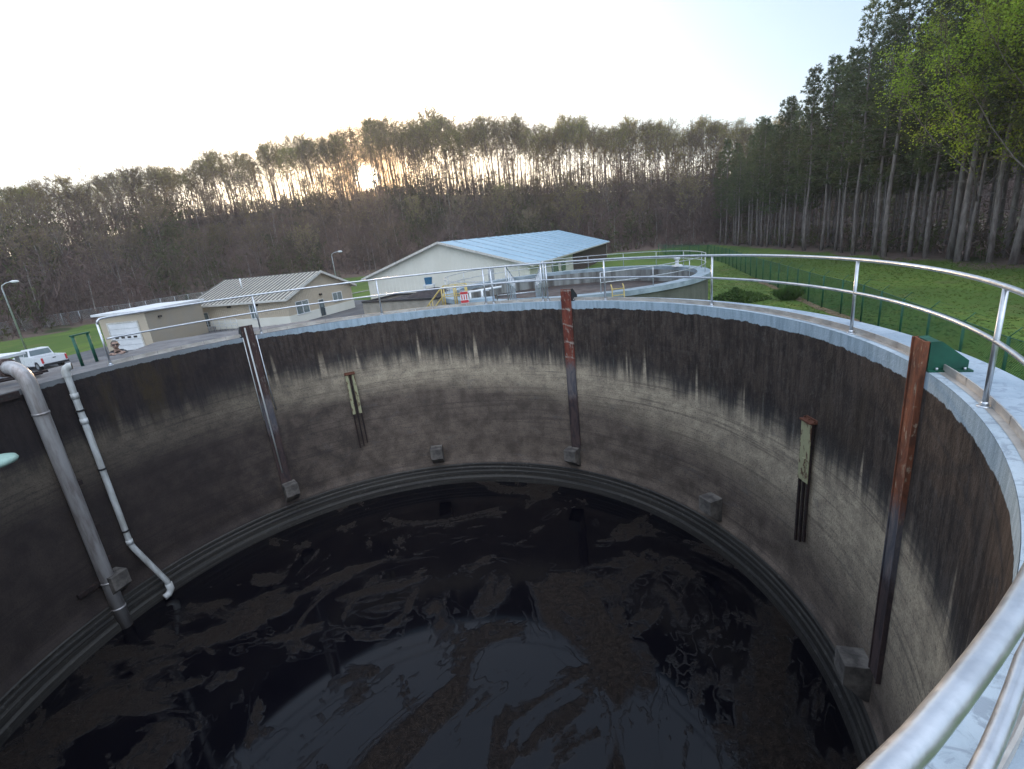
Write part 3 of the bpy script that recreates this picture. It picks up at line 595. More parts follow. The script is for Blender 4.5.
for s in (-.5, .5):
    mb = MB(); mb.smooth = True
    for zz in (1.0, .55): mb.tube([(.4, s, zz), (-.75, s, zz), (-4.6, s, zz - 4.0)], .022, 8)
    mb.tube([(-.75, s, -.05), (-4.6, s, -4.0)], .07, 8)
    for x_ in (.4, -.15, -.75): mb.tube([(x_, s, 0), (x_, s, 1.0)], .035, 8)
    for k in range(1, 6): mb.tube([(-.75 - k * .64, s, -k * .665), (-.75 - k * .64, s, -k * .665 + 1.0)], .02, 8)
    mb.build('handrail', M['yellow'], t)
t = thing('warning_sign', 'small red and white sign hung on the yellow stair railing', 'sign', (-2.0, 24.06, -.72))
mb = MB(); mb.box((-.03, -.02, -.25), (.36, .0, .32)); mb.build('board', M['white'], t)
mb = MB(); mb.box((-.02, -.024, .18), (.35, -.02, .30)); mb.box((-.02, -.024, -.23), (.35, -.02, -.10))
for k in range(3): mb.box((.02 + k * .115, -.024, -.07), (.07 + k * .115, -.02, .15))
mb.build('red_panel', M['red'], t)
# low basin with dark mound and the blue bin
bs = thing('low_basin', 'low concrete walled basin heaped with dark sludge before the cream building', 'basin', (0,0,0))
P = [(-17.4, 62.2), (-7.6, 57.4), (-4.6, 63.2), (-14.4, 68.0)]
mb = MB()
for i in range(4):
    a = Vector((*P[i], 0)); b = Vector((*P[(i + 1) % 4], 0)); nrm = Vector((b.y - a.y, a.x - b.x, 0)).normalized() * .3
    mb.hexa([a + Vector((0,0,G)), b + Vector((0,0,G)), b - nrm + Vector((0,0,G)), a - nrm + Vector((0,0,G)), a + Vector((0,0,-4.15)), b + Vector((0,0,-4.15)), b - nrm + Vector((0,0,-4.15)), a - nrm + Vector((0,0,-4.15))])
mb.build('wall', mat('tan_basin_concrete', (.33,.30,.25), .9, 0, (.25,.23,.19), 1), bs)
mb = MB()
for i in range(4):
    a = Vector((*P[i], 0)); b = Vector((*P[(i + 1) % 4], 0)); nrm = Vector((b.y - a.y, a.x - b.x, 0)).normalized(); z0 = Vector((0,0,-4.147)); z1 = Vector((0,0,-3.95)); a_ = a + nrm * .12; b_ = b + nrm * .12; c_ = nrm * .5
    mb.hexa([a_ + z0, b_ + z0, b_ - c_ + z0, a_ - c_ + z0, a_ + z1, b_ + z1, b_ - c_ + z1, a_ - c_ + z1])
mb.build('cap', M['dark'], bs)
mb = MB(); mb.smooth = True; N = 26; vs = []; rnd = random.Random(4)
for i in range(N + 1):
    for j in range(N + 1):
        u, v = i / N, j / N; p = Vector((*P[0], 0)) * (1-u) * (1-v) + Vector((*P[1], 0)) * u * (1-v) + Vector((*P[2], 0)) * u * v + Vector((*P[3], 0)) * (1-u) * v
        e = min(u, 1-u, v, 1-v) * 4; h = min(1, e) * (1.3 * math.exp(-((u - .75) / .28) ** 2) + .4 * math.exp(-((u - .2) / .2) ** 2)) + rnd.uniform(-.06, .06)
        vs.append((p.x, p.y, -4.5 + h))
mb.add(vs, [(i*(N+1)+j, (i+1)*(N+1)+j, (i+1)*(N+1)+j+1, i*(N+1)+j+1) for i in range(N) for j in range(N)]); mb.build('mound', M['mound'], bs)
t = thing('blue_bin', 'deep blue square bin on a white stand against the cream building', 'bin', (-9.1, 63.9, 0))
mb = MB(); mb.hexa([(-.40,-.4,-2.85),(.36,-.4,-2.85),(.36,.4,-2.85),(-.40,.4,-2.85),(-.47,-.45,-2.0),(.45,-.45,-2.0),(.45,.45,-2.0),(-.47,.45,-2.0)]); mb.build('tub', M['blue'], t)
mb = MB(); mb.box((-.7, -.6, -3.0), (.7, .6, -2.85))
for x_ in (-.65, .55):
    for y_ in (-.55, .45): mb.box((x_, y_, G), (x_ + .1, y_ + .1, -3.0))
mb.build('stand', M['white'], t)

# ------------------------------------------------------------------ buildings
def wallribs(mb, a, b, z0, z1f, step=.3, d=.03, w=.07):
    a = Vector(a); b = Vector(b); L = (b - a).length; e = (b - a) / L; nrm = Vector((e.y, -e.x, 0))
    k = step / 2
    while k < L:
        p = a + e * k; z1 = z1f(k / L)
        mb.hexa([p + nrm * .002 + Vector((0,0,z0)), p + nrm * d + e * w * .2 + Vector((0,0,z0)), p + nrm * d + e * w * .8 + Vector((0,0,z0)), p + e * w + nrm * .002 + Vector((0,0,z0)),
                 p + nrm * .002 + Vector((0,0,z1)), p + nrm * d + e * w * .2 + Vector((0,0,z1)), p + nrm * d + e * w * .8 + Vector((0,0,z1)), p + e * w + nrm * .002 + Vector((0,0,z1))]); k += step
class Frame:      # building frame: origin, u along the first wall, v into the building
    def __init__(s, o, u, v): s.o = Vector((*o, 0)); s.u = Vector((*u, 0)).normalized(); s.v = Vector((*v, 0)).normalized()
    def p(s, a, b, z): return s.o + s.u * a + s.v * b + Vector((0, 0, z))
    def box(s, mb, a, b):
        (a0, b0, z0), (a1, b1, z1) = a, b
        pts = [s.p(a0,b0,z0), s.p(a1,b0,z0), s.p(a1,b1,z0), s.p(a0,b1,z0), s.p(a0,b0,z1), s.p(a1,b0,z1), s.p(a1,b1,z1), s.p(a0,b1,z1)]
        if s.u.cross(s.v).z < 0: pts = [pts[i] for i in (0,3,2,1,4,7,6,5)]
        mb.hexa(pts)
def gable(name, label, F, W, L, ze, rise, mw, mr, ov=.5, base=None, seam=None, gap=None, ribs=.3):
    """F.u runs across the gable end (width W), F.v along the ridge (length L)."""
    t = thing(name, label, 'building', (0,0,0)); zr = ze + rise
    mb = MB(); p = F.p
    mb.add([p(0,0,G), p(W,0,G), p(W,0,ze), p(W/2,0,zr), p(0,0,ze), p(0,L,G), p(W,L,G), p(W,L,ze), p(W/2,L,zr), p(0,L,ze)],
           [(0,1,2,3,4), (9,8,7,6,5), (1,6,7,2), (5,0,4,9)])
    zb = base or G
    wallribs(mb, p(0,0,0), p(W,0,0), zb, lambda k: ze - .05 + rise * (1 - abs(2 * k - 1)), ribs)
    wallribs(mb, p(W,0,0), p(W,L,0), zb, lambda k: ze - .05, ribs); wallribs(mb, p(0,L,0), p(0,0,0), zb, lambda k: ze - .05, ribs)
    mb.build('wall', mw, t)
    if base:
        mb = MB(); F.box(mb, (-.05, -.05, G), (W + .05, 0, base)); F.box(mb, (-.05, 0, G), (0, L, base)); F.box(mb, (W, 0, G), (W + .05, L, base)); mb.build('plinth', M['cream'], t)
    sl_ = rise / (W / 2); e = ov; mb = MB(); th = .12
    for s in (0, 1):
        def q(a, b, z): return p(a if s == 0 else W - a, b, z)
        a0, a1 = -e, W / 2; z0, z1 = ze - e * sl_, zr
        pts = [q(a0,-e,z0), q(a1,-e,z1), q(a1,L+e,z1), q(a0,L+e,z0), q(a0,-e,z0+th), q(a1,-e,z1+th), q(a1,L+e,z1+th), q(a0,L+e,z0+th)]
        mb.hexa(pts)
    rf = mb.build('roof', mr, t)
    mb = MB(); n = int((L + 2 * e) / seam); k = 0
    for i in range(n + 1):
        b = -e + (L + 2 * e - .12) * i / n
        for s in (0, 1):
            def q(a, b, z): return p(a if s == 0 else W - a, b, z)
            a0, a1 = -e, W / 2; z0, z1 = ze - e * sl_ + th, zr + th; hh = .07; ww = gap[0]
            mb.hexa([q(a0,b,z0+.003), q(a1,b,z1+.003), q(a1,b+ww,z1+.003), q(a0,b+ww,z0+.003), q(a0,b,z0+hh), q(a1,b,z1+hh), q(a1,b+ww,z1+hh), q(a0,b+ww,z0+hh)])
    mb.build('roof_ribs', gap[1], rf)
    mb = MB()
    for s in (0, 1):
        def q(a, b, z): return p(a if s == 0 else W - a, b, z)
        a0, a1 = -e, W / 2; z0, z1 = ze - e * sl_, zr
        mb.hexa([q(a0,-e-.06,z0-.1), q(a1,-e-.06,z1-.1), q(a1,-e-.003,z1-.1), q(a0,-e-.003,z0-.1), q(a0,-e-.06,z0+.2), q(a1,-e-.06,z1+.2), q(a1,-e-.003,z1+.2), q(a0,-e-.003,z0+.2)])
        mb.hexa([q(a0-.12,-e,z0-.12), q(a0-.003,-e,z0-.12), q(a0-.003,L+e,z0-.12), q(a0-.12,L+e,z0-.12), q(a0-.12,-e,z0+.1), q(a0-.003,-e,z0+.1), q(a0-.003,L+e,z0+.1), q(a0-.12,L+e,z0+.1)])
    mb.build('fascia', M['trim'], t)
    return t
def door(t, F, a, side, z0=G + .1, w=.95, h=2.05, m='door', glass=True, wl=None):
    """door or window set on wall: side 'g' gable (b=0) or 's' side wall (a=0)"""
    def B(mb, lo, hi, out0, out1, zlo, zhi):
        if side == 'g': F.box(mb, (lo, -out1, zlo), (hi, -out0, zhi))
        else: F.box(mb, (-out1, lo, zlo), (-out0, hi, zhi))
    mb = MB(); B(mb, a, a + w, .035, .075, z0, z0 + h); o = mb.build('door', M[m], t)
    mb = MB(); B(mb, a - .09, a, .035, .095, z0, z0 + h + .09); B(mb, a + w, a + w + .09, .035, .095, z0, z0 + h + .09); B(mb, a, a + w, .035, .095, z0 + h, z0 + h + .09); mb.build('door_frame', M['trim'], o)
    if glass: mb = MB(); B(mb, a + .2, a + w - .2, .076, .082, z0 + 1.1, z0 + 1.85); mb.build('pane', M['glass'], o)
    mb = MB(); B(mb, a + w - .14, a + w - .06, .076, .13, z0 + .95, z0 + 1.02); mb.build('handle', M['galv'], o)
def window(t, F, a, side, z0, w, h):
    def B(mb, lo, hi, out0, out1, zlo, zhi):
        if side == 'g': F.box(mb, (lo, -out1, zlo), (hi, -out0, zhi))
        else: F.box(mb, (-out1, lo, zlo), (-out0, hi, zhi))
    mb = MB(); B(mb, a - .08, a, .035, .10, z0 - .08, z0 + h + .08); B(mb, a + w, a + w + .08, .035, .10, z0 - .08, z0 + h + .08); B(mb, a, a + w, .035, .10, z0 + h, z0 + h + .08); B(mb, a, a + w, .035, .13, z0 - .08, z0); B(mb, a + w / 2 - .04, a + w / 2 + .04, .035, .09, z0, z0 + h)
    o = mb.build('window', M['white'], t); mb = MB(); B(mb, a, a + w, .04, .055, z0, z0 + h); mb.build('pane', M['glass'], o)
# office building A: gable end to the right, long side to the left
gA = (-25.47, 59.46); uA = (.313, .95); vA = (-.95, .313)
FA = Frame(gA, uA, vA)
# in this frame u crosses the gable and v runs left along the ridge: mirror so that faces point out
bA = gable('office_building', 'tan metal office building with a striped grey ribbed roof', FA, 13.2, 14.6, -2.35, 2.35, M['tan'], M['roofA'], .55, -4.5, .62, (.22, M['roofgap']))
door(bA, FA, 5.6, 'g'); window(bA, FA, 1.4, 'g', -4.55, 2.2, 1.45); window(bA, FA, 8.7, 'g', -4.1, 1.9, 1.1)
door(bA, FA, 12.3, 's'); window(bA, FA, 4.6, 's', -4.5, .9, 1.6)
for b_ in (4.2, 8.4):
    mb = MB(); FA.box(mb, (-.3, b_, -3.0), (-.035, b_ + .35, -2.8)); mb.build('wall_lamp', M['dark'], bA)
mb = MB(); FA.box(mb, (6.0, -.3, -2.9), (6.3, -.035, -2.65)); mb.build('wall_lamp', M['dark'], bA)
mb = MB(); mb.smooth = True; mb.tube([FA.p(3.5, 9.5, -1.0), FA.p(3.5, 9.5, .25)], .09, 8); mb.build('vent_pipe', M['white'], bA)
t = thing('office_steps', 'concrete steps with a thin pipe railing before the office door', 'steps', (0,0,0))
mb = MB(); FA.box(mb, (-1.6, 11.6, G), (-.06, 14.0, G + .45)); FA.box(mb, (-2.0, 11.9, G), (-1.6, 13.7, G + .22)); mb.build('block', M['concrete'], t)
mb = MB(); mb.smooth = True
for aa in (-1.55,):
    for k in range(9): mb.tube([FA.p(aa, 6.5 + k * .9, G), FA.p(aa, 6.5 + k * .9, G + 1.4)], .025, 6)
    for zz in (1.4, .95, .6): mb.tube([FA.p(aa, 6.5, G + zz), FA.p(aa, 13.7, G + zz)], .025, 6)
for k in (0, 1): mb.tube([FA.p(-1.6 + k * 0, 14.0 , G + 1.4 - k * .4), FA.p(-3.2, 14.6, G + .9 - k * .4)], .03, 6)
mb.build('railing', M['galv_far'], t)
# lean-to garage
FG = Frame((-42.8, 53.3), (5.2, -.6), (.7, 6.1))
gg = thing('garage', 'low flat roofed garage with a white sectional door left of the office', 'building', (0,0,0))
mb = MB(); wl = 5.4; dl = 8.6; p = FG.p; zt = -1.75
mb.add([p(0,0,G), p(wl,0,G), p(wl,0,zt), p(0,0,zt), p(0,dl,G), p(wl,dl,G), p(wl,dl,zt), p(0,dl,zt)], [(0,1,2,3), (5,4,7,6), (4,0,3,7)]); mb.build('wall', M['tan'], gg)
mb = MB(); mb.add([p(wl,0,G), p(wl,dl,G), p(wl,dl,zt), p(wl,0,zt)], [(0,1,2,3)]); mb.build('side_wall', M['tandark'], gg)
mb = MB(); FG.box(mb, (-.35, -.4, zt), (wl + .35, dl + .3, zt + .22)); mb.build('roof', M['white'], gg)
mb = MB(); FG.box(mb, (.95, -.06, G + .02), (4.3, -.02, G + 2.9))
o = mb.build('garage_door', M['white'], gg)
mb = MB()
for k in range(1, 5): FG.box(mb, (.95, -.075, G + k * .58 - .02), (4.3, -.06, G + k * .58 + .02))
mb.build('panel_joint', M['galv_far'], o)
for k in range(4):
    mb = MB(); FG.box(mb, (1.3 + k * .72, -.08, G + 1.3), (1.7 + k * .72, -.062, G + 1.5)); mb.build('pane', M['dark'], o)
mb = MB(); FG.box(mb, (.8, -.1, G), (.95, -.02, G + 3.05)); FG.box(mb, (4.3, -.1, G), (4.45, -.02, G + 3.05)); FG.box(mb, (.95, -.1, G + 2.9), (4.3, -.02, G + 3.05)); mb.build('door_frame', M['trim'], o)
mb = MB(); FG.box(mb, (wl - .002 + .03, 1.6, -2.6), (wl + .2, 2.0, -2.4)); mb.build('wall_lamp', M['dark'], gg)
# big cream building
oB = Vector((-19.1, 73.1)); eB = Vector((3.8, 64.67)); uB = (eB - oB)
FB = Frame(oB, uB, (.352, .936)); WB = uB.length; LB = 66
bB = gable('process_building', 'large cream metal building with a pale blue low pitched roof', FB, WB, LB, -1.75, 3.75, M['cream'], M['roofB'], .6, None, 4.4, (.22, M['bluepaint']), .6)
FBs = FB
def sbox(name, m, b0, b1, z0, z1, d0=.035, d1=.07, par=None):
    mb = MB(); FB.box(mb, (WB + d0, b0, z0), (WB + d1, b1, z1)); return mb.build(name, m, par or bB)
sbox('white_door', M['white'], 4, 8.5, G, -2.4); sbox('window', M['glass'], 11, 15, -4.3, -2.8); sbox('window', M['glass'], 17, 20, -4.3, -2.8)
sbox('open_bay', M['brown'], 26, 65, G, -2.0)
mb = MB(); FB.box(mb, (WB - 5.6, -.075, G), (WB - 4.9, -.035, -1.9)); mb.build('downpipe', M['galv_far'], bB)

# lamps
def lamp(label, base, h, arm, rz):
    t = thing('street_lamp', label, 'street lamp', base, rz)
    mb = MB(); mb.smooth = True; mb.tube([(0,0,0), (0,0,h - .6), (.08,0,h - .25), (.5,0,h), (arm,0,h + .12)], [.11,.08,.06,.05,.04], 10); mb.build('pole', M['galv_far'], t)
    mb = MB(); mb.smooth = True; mb.tube([(arm - .1,0,h + .12), (arm + .15,0,h + .10), (arm + .6,0,h + .08), (arm + .75,0,h + .06)], [.06,.16,.15,.06], 10); hd = mb.build('lamp_head', M['white'], t)
    mb = MB(); mb.box((arm + .15, -.1, h - .09), (arm + .6, .1, h - .04)); mb.build('lens', M['glass'], hd)
lamp('grey street lamp standing alone at the left by the lawn', (-60.9, 63.2, G), 8.3, 1.0, R_(30))
lamp('grey street lamp rising behind the striped office roof', (-29.6, 92.0, hgt(-29.6, 92)), 8.0, 1.4, R_(-10))

# pickup truck
def pickup():
    t = thing('pickup_truck', 'white pickup truck parked with its tailgate towards the tank', 'pickup truck', (-42.0, 45.9, G + .02), math.atan2(.42, -.9))
    W = .98; white = mat('white_car_paint', (.74,.75,.77), .3, 0, (.70,.71,.73), 1, spec=.6)
    def side(mb, prof, w0, w1):
        k = len(prof); mb.add([(p[0], w0, p[1]) for p in prof] + [(p[0], w1, p[1]) for p in prof], [tuple(range(k)), tuple(range(2*k-1, k-1, -1))] + [(i, i + k, (i+1) % k + k, (i+1) % k) for i in range(k)])
    def arch(c, r, n=8): return [(c + r * math.cos(math.pi * i / n), .42 + r * math.sin(math.pi * i / n)) for i in range(n + 1)][::-1]
    # local x: forward; rear bumper at x=-.2, front at 5.5
    lower = [(0, .50)] + arch(1.15, .46) + [(1.7, .42), (3.95, .42)] + arch(4.5, .46)[0:] + [(5.2, .45), (5.4, .55), (5.42, 1.02), (5.1, 1.16), (3.95, 1.24), (2.05, 1.26), (0, 1.26)]
    mb = MB()
    for s in (-1, 1): side(mb, lower, s * (W - .07), s * W)
    mb.box((2.0, -W + .07, .42), (5.3, W - .07, 1.0)); mb.box((3.9, -W + .07, 1.0), (5.3, W - .07, 1.17)); mb.box((0, -W + .07, .45), (2.0, W - .07, .72)); mb.box((1.95, -W + .07, .72), (2.03, W - .07, 1.27))
    mb.build('body', white, t, bevel=.02)
    mb = MB(); mb.box((.05, -W + .08, .722), (1.94, W - .08, .735)); mb.build('bed_liner', M['black'], t)
    mb = MB(); z0 = 1.255; z1 = 1.93
    mb.hexa([(2.03,-W+.02,z0),(4.15,-W+.02,z0),(4.15,W-.02,z0),(2.03,W-.02,z0),(2.2,-W+.18,z1),(3.45,-W+.18,z1),(3.45,W-.18,z1),(2.2,W-.18,z1)]); mb.build('cab', white, t, bevel=.04)
    def pane(n_, pts): mb = MB(); mb.add(pts, [(0,1,2,3)]); mb.build(n_, M['glass'], t)
    for s in (-1, 1):
        def sp(x, k): return (x, s * (W - .02 - .16 * k + .012), z0 + (z1 - z0) * k)
        pane('side_window', [sp(2.2, .1), sp(2.95, .1), sp(2.95, .85), sp(2.28, .85)]); pane('side_window', [sp(3.05, .1), sp(3.95, .1), sp(3.5, .85), sp(3.05, .85)])
    pane('rear_window', [(2.03 + .17 * .15 - .012, -W + .15, z0 + .10), (2.03 + .17 * .15 - .012, W - .15, z0 + .10), (2.03 + .17 * .88 - .012, W - .24, z0 + .59), (2.03 + .17 * .88 - .012, -W + .24, z0 + .59)])
    pane('windscreen', [(4.15 - .7 * .1 + .012, -W + .15, z0 + .07), (4.15 - .7 * .1 + .012, W - .15, z0 + .07), (4.15 - .7 * .9 + .012, W - .24, z0 + .6), (4.15 - .7 * .9 + .012, -W + .24, z0 + .6)])
    mb = MB(); mb.box((-.04, -W + .16, .66), (.05, W - .16, 1.25)); tg = mb.build('tailgate', white, t, bevel=.015); mb = MB(); mb.box((-.052, -.12, 1.06), (-.04, .12, 1.13)); mb.build('handle', M['black'], tg)
    mb = MB(); mb.box((-.22, -W + .02, .46), (-.02, W - .02, .64)); mb.build('rear_bumper', M['black'], t, bevel=.02)
    mb = MB(); mb.box((5.42, -W + .05, .46), (5.56, W - .05, .66)); mb.build('front_bumper', M['galv'], t, bevel=.02)
    for s in (-1, 1):
        mb = MB(); mb.box((-.03, s * W - (.13 if s > 0 else -.0), .72), (.06, s * W + (.0 if s > 0 else .13), 1.2)); mb.v = [(a, b + s * .004, c) for a, b, c in mb.v]; mb.build('tail_light', M['red'], t)
        mb = MB(); mb.box((5.36, min(s * .6, s * .95), .8), (5.44, max(s * .6, s * .95), 1.0)); mb.build('headlight', M['glass'], t)
        mb = MB(); mb.box((3.75, min(s * W, s * (W + .22)), 1.25), (3.85, max(s * W, s * (W + .22)), 1.45)); mb.build('mirror', white, t)
        for x_ in (1.15, 4.5):
            y0, y1 = s * (W - .28), s * (W - .02); mb = MB(); mb.smooth = False; mb.tube([(x_, y0, .40), (x_, y1, .40)], .40, 22); wl_ = mb.build('wheel', M['black'], t)
            mb = MB(); mb.tube([(x_, y1, .40), (x_, y1 + s * .012, .40)], .23, 14); mb.build('rim', M['galv'], wl_)
pickup()

# ------------------------------------------------------------------ fences
def fence(name, label, pts, h, sp, wire, ms, arms=True, mesh=.10, groupposts=True):
    t = thing(name, label, 'fence', (0,0,0)); mf = ms
    P = [Vector((x, y, hgt(x, y))) for x, y in pts]; L = [0]
    for i in range(len(P) - 1): L.append(L[-1] + (P[i+1] - P[i]).length)
    def at_(d):
        d = max(0, min(L[-1] - 1e-4, d))
        for i in range(len(P) - 1):
            if d <= L[i+1]:
                q = P[i].lerp(P[i+1], (d - L[i]) / (L[i+1] - L[i])); q.z = hgt(q.x, q.y); dr = (P[i+1] - P[i]).normalized(); return q, dr
    n = int(L[-1] / sp); up = Vector((0,0,1))
    for k in range(n + 1):
        q, dr = at_(k * sp); out = Vector((dr.y, -dr.x, 0)); mb = MB(); mb.smooth = True; mb.tube([q - up * .1, q + up * h], .055, 8)
        if arms: mb.tube([q + up * h, q + up * (h + .32) + out * .32], .018, 6)
        mb.build('post', mf, t)
    mb = MB(); mb.smooth = True
    mb.tube([at_(k * sp)[0] + up * (h - .03) for k in range(n + 1)], .021, 6); mb.build('top_rail', mf, t)
    mb = MB(); k = 0; w = wire
    nn = int(n * sp / mesh)
    for k in range(nn):
        for s in (1, -1):
            a = at_(k * mesh)[0] + up * .05; b = at_(k * mesh + s * (h - .1))[0] + up * (h - .05)
            if s < 0 and k * mesh < h: continue
            if k * mesh + h > n * sp and s > 0: continue
            dr = (b - a).normalized(); c = dr.cross(Vector(at_(k * mesh)[1]).cross(up)).normalized() * w / 2; mb.add([a - c, a + c, b + c, b - c], [(0,1,2,3)])
    if arms:
        for j in range(3):
            o_ = .1 + j * .1
            for k in range(n):
                q, dr = at_(k * sp); out = Vector((dr.y, -dr.x, 0)); q2, d2 = at_((k + 1) * sp); mb.strip(q + up * (h + o_) + out * o_, q2 + up * (h + o_) + out * o_, .012, (0,0,1)); mb.strip(q2 + up * (h + o_) + out * o_, q + up * (h + o_) + out * o_, .012, (1,0,0))
    mb.build('chain_link', mf, t)
    return t
fence('security_fence', 'tall green chain link fence with slanted barbed arms across the right lawn', [(14.0, 2.0), (17.35, 15.97), (22.8, 31.3), (24, 37.5), (27.1, 49), (29.6, 58.7), (34.9, 77.8), (38, 92), (34, 112)], 2.35, 3.0, .024, M['greenfence'], True)
fence('field_fence', 'low grey chain link fence along the foot of the left wood', [(-92, 60), (-84, 84), (-80, 100), (-72, 118), (-56, 140)], 2.2, 3.2, .012, M['galv_far'], False, .16)
mb = MB(); 
rnd = random.Random(7)
FP = [(14.0, 2.0), (17.35, 15.97), (22.8, 31.3), (24, 37.5), (27.1, 49), (29.6, 58.7)]
L1 = []; L2 = []
for i in range(len(FP) - 1):
    for k in range(8):
        u = k / 8; x = FP[i][0] * (1-u) + FP[i+1][0] * u; y = FP[i][1] * (1-u) + FP[i+1][1] * u
        L1.append((x - .55 + rnd.uniform(-.15, .1), y, hgt(x, y) + .02)); L2.append((x + .12 + rnd.uniform(-.05, .1), y, hgt(x, y) + .02))
n = len(L1); mb.add(L1 + L2, [(i, i + 1, i + 1 + n, i + n) for i in range(n - 1)][::1]); mb.f = [f[::-1] for f in mb.f] if False else mb.f
tag(mb.build('dirt_strip', mat('bare_dirt', (.19,.13,.075), .95, 0, (.12,.09,.05), 2)), kind='structure')

# ------------------------------------------------------------------ vegetation
def rv(r, s=1): return Vector((r.uniform(-1, 1), r.uniform(-1, 1), r.uniform(-1, 1))) * s
def tree_proto(seed, H, lean=0., twigs=1.0, leaf=.5, clear=.42, spread=.25, bark='bark', leafm='bud', leafsize=.30, r0=.011, tw=.045, nl=20):
    r = random.Random(seed); T = MB(); T.smooth = True; C = MB()
    pts = []; p = Vector((0, 0, -.4)); d = Vector((lean, r.uniform(-.03, .03), 1)).normalized(); n = 9
    for i in range(n + 1):
        pts.append(p.copy()); p = p + d * (H * .9 / n); d = (d + rv(r, .05) + Vector((0, 0, .03))).normalized()
    rad_ = [max(.02, H * r0 * (1 - .9 * (i / n)) + (.06 if i == 0 else 0)) for i in range(n + 1)]
    T.tube(pts, rad_, 6)
    def onpath(f):
        k = f * n; i = min(n - 1, int(k)); return pts[i].lerp(pts[i+1], k - i), rad_[i]
    def leaves(q, m, s):
        for _ in range(m):
            c = q + rv(r, s); a = rv(r).normalized(); b = a.orthogonal().normalized(); z = leafsize * r.uniform(.5, 1.2); C.cur = 1
            C.add([c - a * z * .5, c + b * z * .35, c + a * z * .5, c - b * z * .35], [(0,1,2,3)]); C.cur = 0
    for i in range(nl):
        f = clear + (1 - clear) * ((i + r.random()) / nl) ; q, rq = onpath(min(.99, f)); az = i * 2.4 + r.uniform(-.5, .5)
        up_ = 1.0 + f * .5; d = Vector((math.cos(az), math.sin(az), up_ + r.uniform(-.2, .4))).normalized(); Ln = max(.14 * H, H * 1.0 - q.z) * r.uniform(.62, 1.0) * spread / .21
        lp = [q]; dd = d.copy(); m = 5
        for k in range(m): lp.append(lp[-1] + dd * Ln / m); dd = (dd + rv(r, .16) + Vector((0, 0, .12))).normalized()
        T.tube(lp, [max(.012, rq * .45 * (1 - k / (m + .6))) for k in range(m + 1)], 4)
        for j in range(int(11 * twigs)):
            g = r.uniform(.2, 1.0) * m; kk = min(m - 1, int(g)); s = lp[kk].lerp(lp[kk+1], g - kk); bd = (rv(r) + Vector((math.cos(az), math.sin(az), 1.0)) * .8).normalized(); bl = H * .075 * r.uniform(.5, 1.2)
            e = s + bd * bl; C.strip(s, e, .07, rv(r))
            for t_ in range(int(6 * twigs)):
                u = r.uniform(.2, 1); s2 = s.lerp(e, u); td = (rv(r) * .9 + bd + Vector((0, 0, .3))).normalized(); e2 = s2 + td * bl * r.uniform(.35, .7); C.strip(s2, e2, tw, rv(r))
                if r.random() < leaf: leaves(e2, max(1, int(leaf * 2)), bl * (.22 if leaf < 2 else .5))
    return T, C
PROTO = {}
def make_tree(key, name, label, cat, group, bark, mats, T, C):
    t = thing(name, label, cat, (0,0,0), 0, group)
    a = T.build('trunk', M[bark], t); b = C.build('crown', [M[m] for m in mats], t); return t
used = {}
def place(key, loc, rz, s):
    t = PROTO[key]
    if key not in used: used[key] = 1; t.location = loc; t.rotation_euler = (0, 0, rz); t.scale = (s,) * 3 if isinstance(s, (int, float)) else s; return t
    return dup(t, loc, rz, s)
r = random.Random(11)
for k in range(7):
    T, C = tree_proto(20 + k, 22, r.uniform(-.04, .04), 1.15, (.9,1.3,1.0,1.5,.7,1.2,1.1)[k], (.46,.5,.42,.52,.38,.5,.45)[k], (.20,.18,.22,.18,.23,.19,.21)[k])
    PROTO['crest%d' % k] = make_tree(k, 'bare_tree', 'tall thin budding tree against the bright sky on the ridge top', 'tree', 'tall trees along the ridge top', 'bark', ('twig', 'bud'), T, C)
for k in range(5):
    T, C = tree_proto(50 + k, 15, r.uniform(-.08, .08), 1.3, (.2,.4,.15,.8,.3)[k], .28, .25, r0=.010, tw=.07)
    PROTO['slope%d' % k] = make_tree(k, 'bare_tree', 'bare brownish tree in the dense wood on the hillside below the ridge', 'tree', 'bare trees on the hillside', 'bark', ('twig', 'bud'), T, C)
for k in range(2):
    T, C = tree_proto(70 + k, 15, .1, .7, .15, .5, .2, r0=.011)
    PROTO['pale%d' % k] = make_tree(k, 'pale_tree', 'leaning pale barked tree standing out in the brown hillside wood', 'tree', 'pale barked trees on the hillside', 'barkpale', ('twig', 'bud'), T, C)
# ridge trees
N = 186
for i in range(N):
    az = -54 + (84 * (i + r.uniform(-.4, .4)) / N); row = i % 3; d1 = table(D1, az); d = d1 - 7 + row * 7 + r.uniform(-3, 3)
    if abs(az + 12.85) < .55: continue
    x, y = d * math.sin(R_(az)), d * math.cos(R_(az)); H = table(HT, az) * r.uniform(.92, 1.08) * (1 + .06 * math.sin(az * .9) )
    s = H / 21.; place('crest%d' % r.randrange(7), (x, y, hgt(x, y) - .3), r.uniform(0, 6.28), (s * r.uniform(.85, 1.1), s * r.uniform(.85, 1.1), s))
N = 114
for i in range(N):
    az = -56 + 86 * ((i * .6180339) % 1); f = ((i * .7548777) % 1); d0, d1 = table(D0, az), table(D1, az); d = d0 + 2 + (d1 - d0 - 4) * f ** (.9 if az > -31 else .55)
    x, y = d * math.sin(R_(az)), d * math.cos(R_(az)); s = r.uniform(.75, 1.3); pale = (i % 11 == 0)
    place(('pale%d' % r.randrange(2)) if pale else 'slope%d' % r.randrange(5), (x, y, hgt(x, y) - .3), r.uniform(0, 6.28), s)
